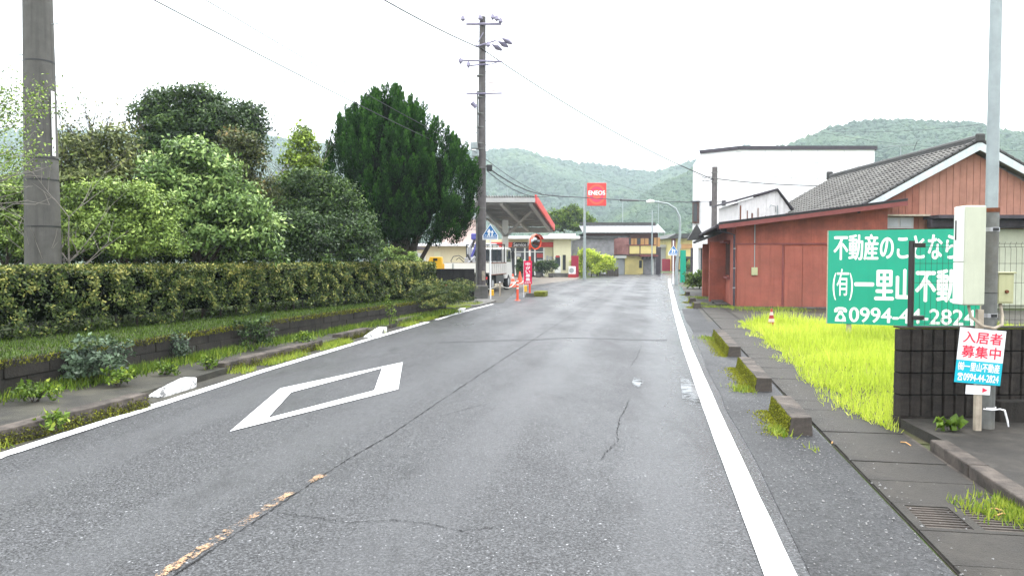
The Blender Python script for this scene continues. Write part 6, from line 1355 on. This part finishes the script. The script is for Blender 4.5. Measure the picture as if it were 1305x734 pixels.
# house at right behind the lamp
h2_ = thing('yellow_house', 'yellow two-storey house with dark red roof behind the street lamp', 'house', at(859, 0, 96)[:2] + (0,)); hx2 = h2_.location.x
def H2(px, py): p = at(px, py, 96); return (p[0] - hx2, p[2])
MB().box(0, H2(900, 0)[0], 0, 8, 0, H2(0, 303)[1]).build('wall', m['yellow_wall'], h2_); MB().prism([(-.8, H2(0, 304)[1]), (H2(900, 0)[0], H2(0, 304)[1]), (H2(897, 0)[0], H2(0, 298)[1]), (.3, H2(0, 298)[1])], -.8, 8.5, 'y').build('roof', m['tile_dark'], h2_); MB().box(-.1, .4, -.1, -.003, 0, H2(0, 304)[1]).build('corner_post', m['red_fascia'], h2_)
for (a, b, c_, d, mt) in ((868, 882, 311, 317, 'orange_board'), (864, 868, 311, 317, 'glass_pale')): p, q_ = H2(a, d), H2(b, c_); MB().box(p[0], q_[0], -.1, -.003, p[1], q_[1]).build('window', m[mt], h2_)
MB().box(.3, H2(900, 0)[0], -1.2, -.0, H2(0, 329)[1], H2(0, 327)[1]).build('porch_roof', m['tile_dark'], h2_); MB().box(H2(866, 0)[0], H2(884, 0)[0], -.05, -.003, 0, H2(0, 330)[1]).build('shopfront', m['glass'], h2_)
for px in (868, 874, 879): MB().box(H2(px, 0)[0] - .12, H2(px, 0)[0] + .12, -.6, -.4, .2, 1.6).build('post', m['orange_board'], h2_)
bush(883, 90, [(881, 340, 6, 6)], 900, .2, 'lf_weed', 'small green bush before the yellow house', grp='bushes across the road')
h3_ = thing('small_grey_house', 'small pale grey house between the old house and the yellow house', 'house', at(846, 0, 100)[:2] + (0,)); hx3 = h3_.location.x
MB().box(-.3, 1.4, 0, 6, 0, at(0, 316, 100)[2]).build('wall', m['glass_pale'], h3_); MB().prism([(-.6, at(0, 316, 100)[2] + .003), (1.6, at(0, 316, 100)[2] + .003), (1.2, at(0, 312, 100)[2]), (-.4, at(0, 312, 100)[2])], -.3, 6, 'y').build('roof', m['tile_pale'], h3_); MB().box(-.5, 1.5, -3, -2.6, 0, at(0, 330, 97)[2]).build('fence', m['maroon'], h3_)
# rear green tree behind station
t = thing('round_tree', 'fresh green round tree rising behind the filling station office', 'tree', (at(725, 0, 82)[0], 82, 0)); B = []
for (bx, by, rx_, ry_) in ((712, 280, 12, 11), (728, 276, 14, 12), (742, 282, 11, 9), (722, 290, 18, 9), (750, 288, 8, 7)): p = at(bx, by, 82); B.append((p[0] - t.location.x, 0, p[2], rx_ * .082, rx_ * .07, ry_ * .082))
crown('crown', B, 12000, .26, m['lf_weed'], t, .5, 45, .25, tint=-.12); grow((0, 0, 0), (0, 0, 4.5), .18, seed=4).build('trunk', m['bark'], t, smooth=True)
# distant antennas / poles
for (px, y0, y1, Y, lb_) in ((795, 330, 254, 95, 'distant grey pole with antenna left of the street lamp arm'), (833, 352, 268, 74, 'thin steel service pole before the old house'), (841, 300, 255, 110, 'distant slim pole right of the service pole')):
    t = thing('distant_pole', lb_, 'pole', (at(px, 0, Y)[0], Y, 0), 0, 'distant poles above the old house'); z = at(0, y1, Y)[2]; tube('pole', [(0, 0, 0), (0, 0, z)], .06 if Y < 100 else .05, m['steel'], t, 6)
    for dz in (.3, .9): tube('crossarm', [(-.5, 0, z - dz), (.5, 0, z - dz + .05)], .03, m['steel'], t, 4)

# ================================================================== HILLS
def hill(name, prof, Yr, depth, foot, label_trees, ntree, tsize, seed, xpad=0):
    """prof: (px, ridge py). ridge line at distance Yr, slope falling toward the camera over `depth` metres"""
    pxs = [p[0] for p in prof]; pys = [p[1] for p in prof]; nx = 220; ny = 46
    xs = np.linspace(pxs[0], pxs[-1], nx); Z = np.zeros((ny, nx)); X = np.zeros((ny, nx)); Y = np.zeros((ny, nx))
    for i, px in enumerate(xs):
        ridge = at(px, float(np.interp(px, pxs, pys)), Yr); a = (px - 652.5) / F
        for j in range(ny):
            v = j / (ny - 1)         # 0 foot .. .8 ridge .. 1 behind
            yy = Yr - depth * (1 - v / .8) if v <= .8 else Yr + (v - .8) * depth * 1.2
            f_ = (v / .8) if v <= .8 else 1 - (v - .8) * 1.2
            f_ = max(0, f_); s_ = f_ ** 1.15
            nz_ = noise.fractal(Vector((a * Yr / (depth * .35) + seed, yy / (depth * .8), seed)), .9, 2.1, 5)
            X[j, i] = a * Yr * (1 + (yy - Yr) / Yr * .55); Y[j, i] = yy
            Z[j, i] = -1 + (ridge[2] + 1) * s_ + nz_ * ridge[2] * .20 * min(1, f_ * 3) * (1 - (v > .72) * min(1, (v - .72) * 12) * .85)
    v = np.stack([X.ravel(), Y.ravel(), Z.ravel()], 1); mb = MB(); mb.v = [tuple(p) for p in v]; mb.f = [(j * nx + i, j * nx + i + 1, (j + 1) * nx + i + 1, (j + 1) * nx + i) for j in range(ny - 1) for i in range(nx - 1)]
    me = bpy.data.meshes.new(name); me.from_pydata(mb.v, [], mb.f); me.update()
    for p in me.polygons: p.use_smooth = True
    o = link(name, me, m['hillside']); struct(o)
    # trees on it
    jj = rng.random(ntree) ** .8 * .86 * (ny - 1); ii = rng.random(ntree) * (nx - 1); j0 = np.minimum(jj.astype(int), ny - 2); i0 = np.minimum(ii.astype(int), nx - 2); fj = jj - j0; fi = ii - i0
    def bil(A): return A[j0, i0] * (1 - fj) * (1 - fi) + A[j0 + 1, i0] * fj * (1 - fi) + A[j0, i0 + 1] * (1 - fj) * fi + A[j0 + 1, i0 + 1] * fj * fi
    P = np.stack([bil(X), bil(Y), bil(Z)], 1)
    bm = bmesh.new(); bmesh.ops.create_icosphere(bm, subdivisions=1, radius=1); bv = np.array([q.co[:] for q in bm.verts]); bf = np.array([[q.index for q in f.verts] for f in bm.faces]); bm.free()
    n_ = len(P); nvv = len(bv); r = tsize * rng.uniform(.55, 1.25, n_); sc3 = np.stack([r, r, r * rng.uniform(.8, 1.3, n_)], 1)
    V = bv[None] * sc3[:, None, :] * (1 + rng.uniform(-.22, .22, (n_, nvv, 1))) + P[:, None, :] + np.array([0, 0, .25]) * r[:, None, None]
    Fc = (bf[None] + (np.arange(n_) * nvv)[:, None, None]).reshape(-1, 3); me = bpy.data.meshes.new('forest'); me.vertices.add(n_ * nvv); me.vertices.foreach_set('co', V.astype(np.float32).ravel()); nf = len(Fc)
    me.loops.add(nf * 3); me.loops.foreach_set('vertex_index', Fc.astype(np.int32).ravel()); me.polygons.add(nf); me.polygons.foreach_set('loop_start', np.arange(nf, dtype=np.int32) * 3)
    try: me.polygons.foreach_set('loop_total', np.full(nf, 3, dtype=np.int32))
    except Exception: pass
    pt = np.array([noise.noise(Vector((p[0] / (depth * .18), p[1] / (depth * .18), seed))) for p in P])
    at__ = me.attributes.new('tint', 'FLOAT', 'FACE'); at__.data.foreach_set('value', np.repeat(np.clip(.40 + pt * .55 + rng.normal(0, .08, n_), 0, 1), len(bf)).astype(np.float32))
    me.update(calc_edges=True); me.polygons.foreach_set('use_smooth', np.zeros(nf, bool)); o = link('forest', me, m['hill_tree']); tag(o, label_trees, 'forest', kind='stuff')
m['hillside'] = plain('hillside_green', lin(.022, .045, .02), .9, .4, .05)
hill('far_hill', [(-500, 150), (-100, 165), (150, 172), (335, 183), (420, 190), (520, 196), (600, 199), (660, 197), (700, 204), (740, 208), (790, 216), (830, 221), (860, 214), (900, 200), (950, 190), (1010, 195), (1100, 210)], 800, 380, 0, 'forest covering the far hazy ridge', 30000, 3.0, 3)
hill('middle_hill', [(640, 330), (700, 318), (760, 285), (800, 262), (840, 240), (885, 218), (940, 196), (1000, 190), (1040, 172), (1075, 158), (1110, 154), (1160, 158), (1230, 165), (1290, 170), (1330, 174), (1500, 190), (1800, 230)], 480, 260, 0, 'forest covering the nearer hill at the right', 30000, 2.0, 8)
# ================================================================== HAZE
hzb = MB().box(-1060, 1060, -62, 1055, -2.5, 185).build('haze', None); hzb['kind'] = 'stuff'
hm = bpy.data.materials.new('haze_air'); hm.use_nodes = True; ht = hm.node_tree; ht.nodes.clear(); ho = ht.nodes.new('ShaderNodeOutputMaterial'); hv = ht.nodes.new('ShaderNodeVolumePrincipled')
hv.inputs['Color'].default_value = (.80, .93, 1.0, 1); hv.inputs['Density'].default_value = .00045; ht.links.new(hv.outputs[0], ho.inputs['Volume']); hzb.data.materials.append(hm)
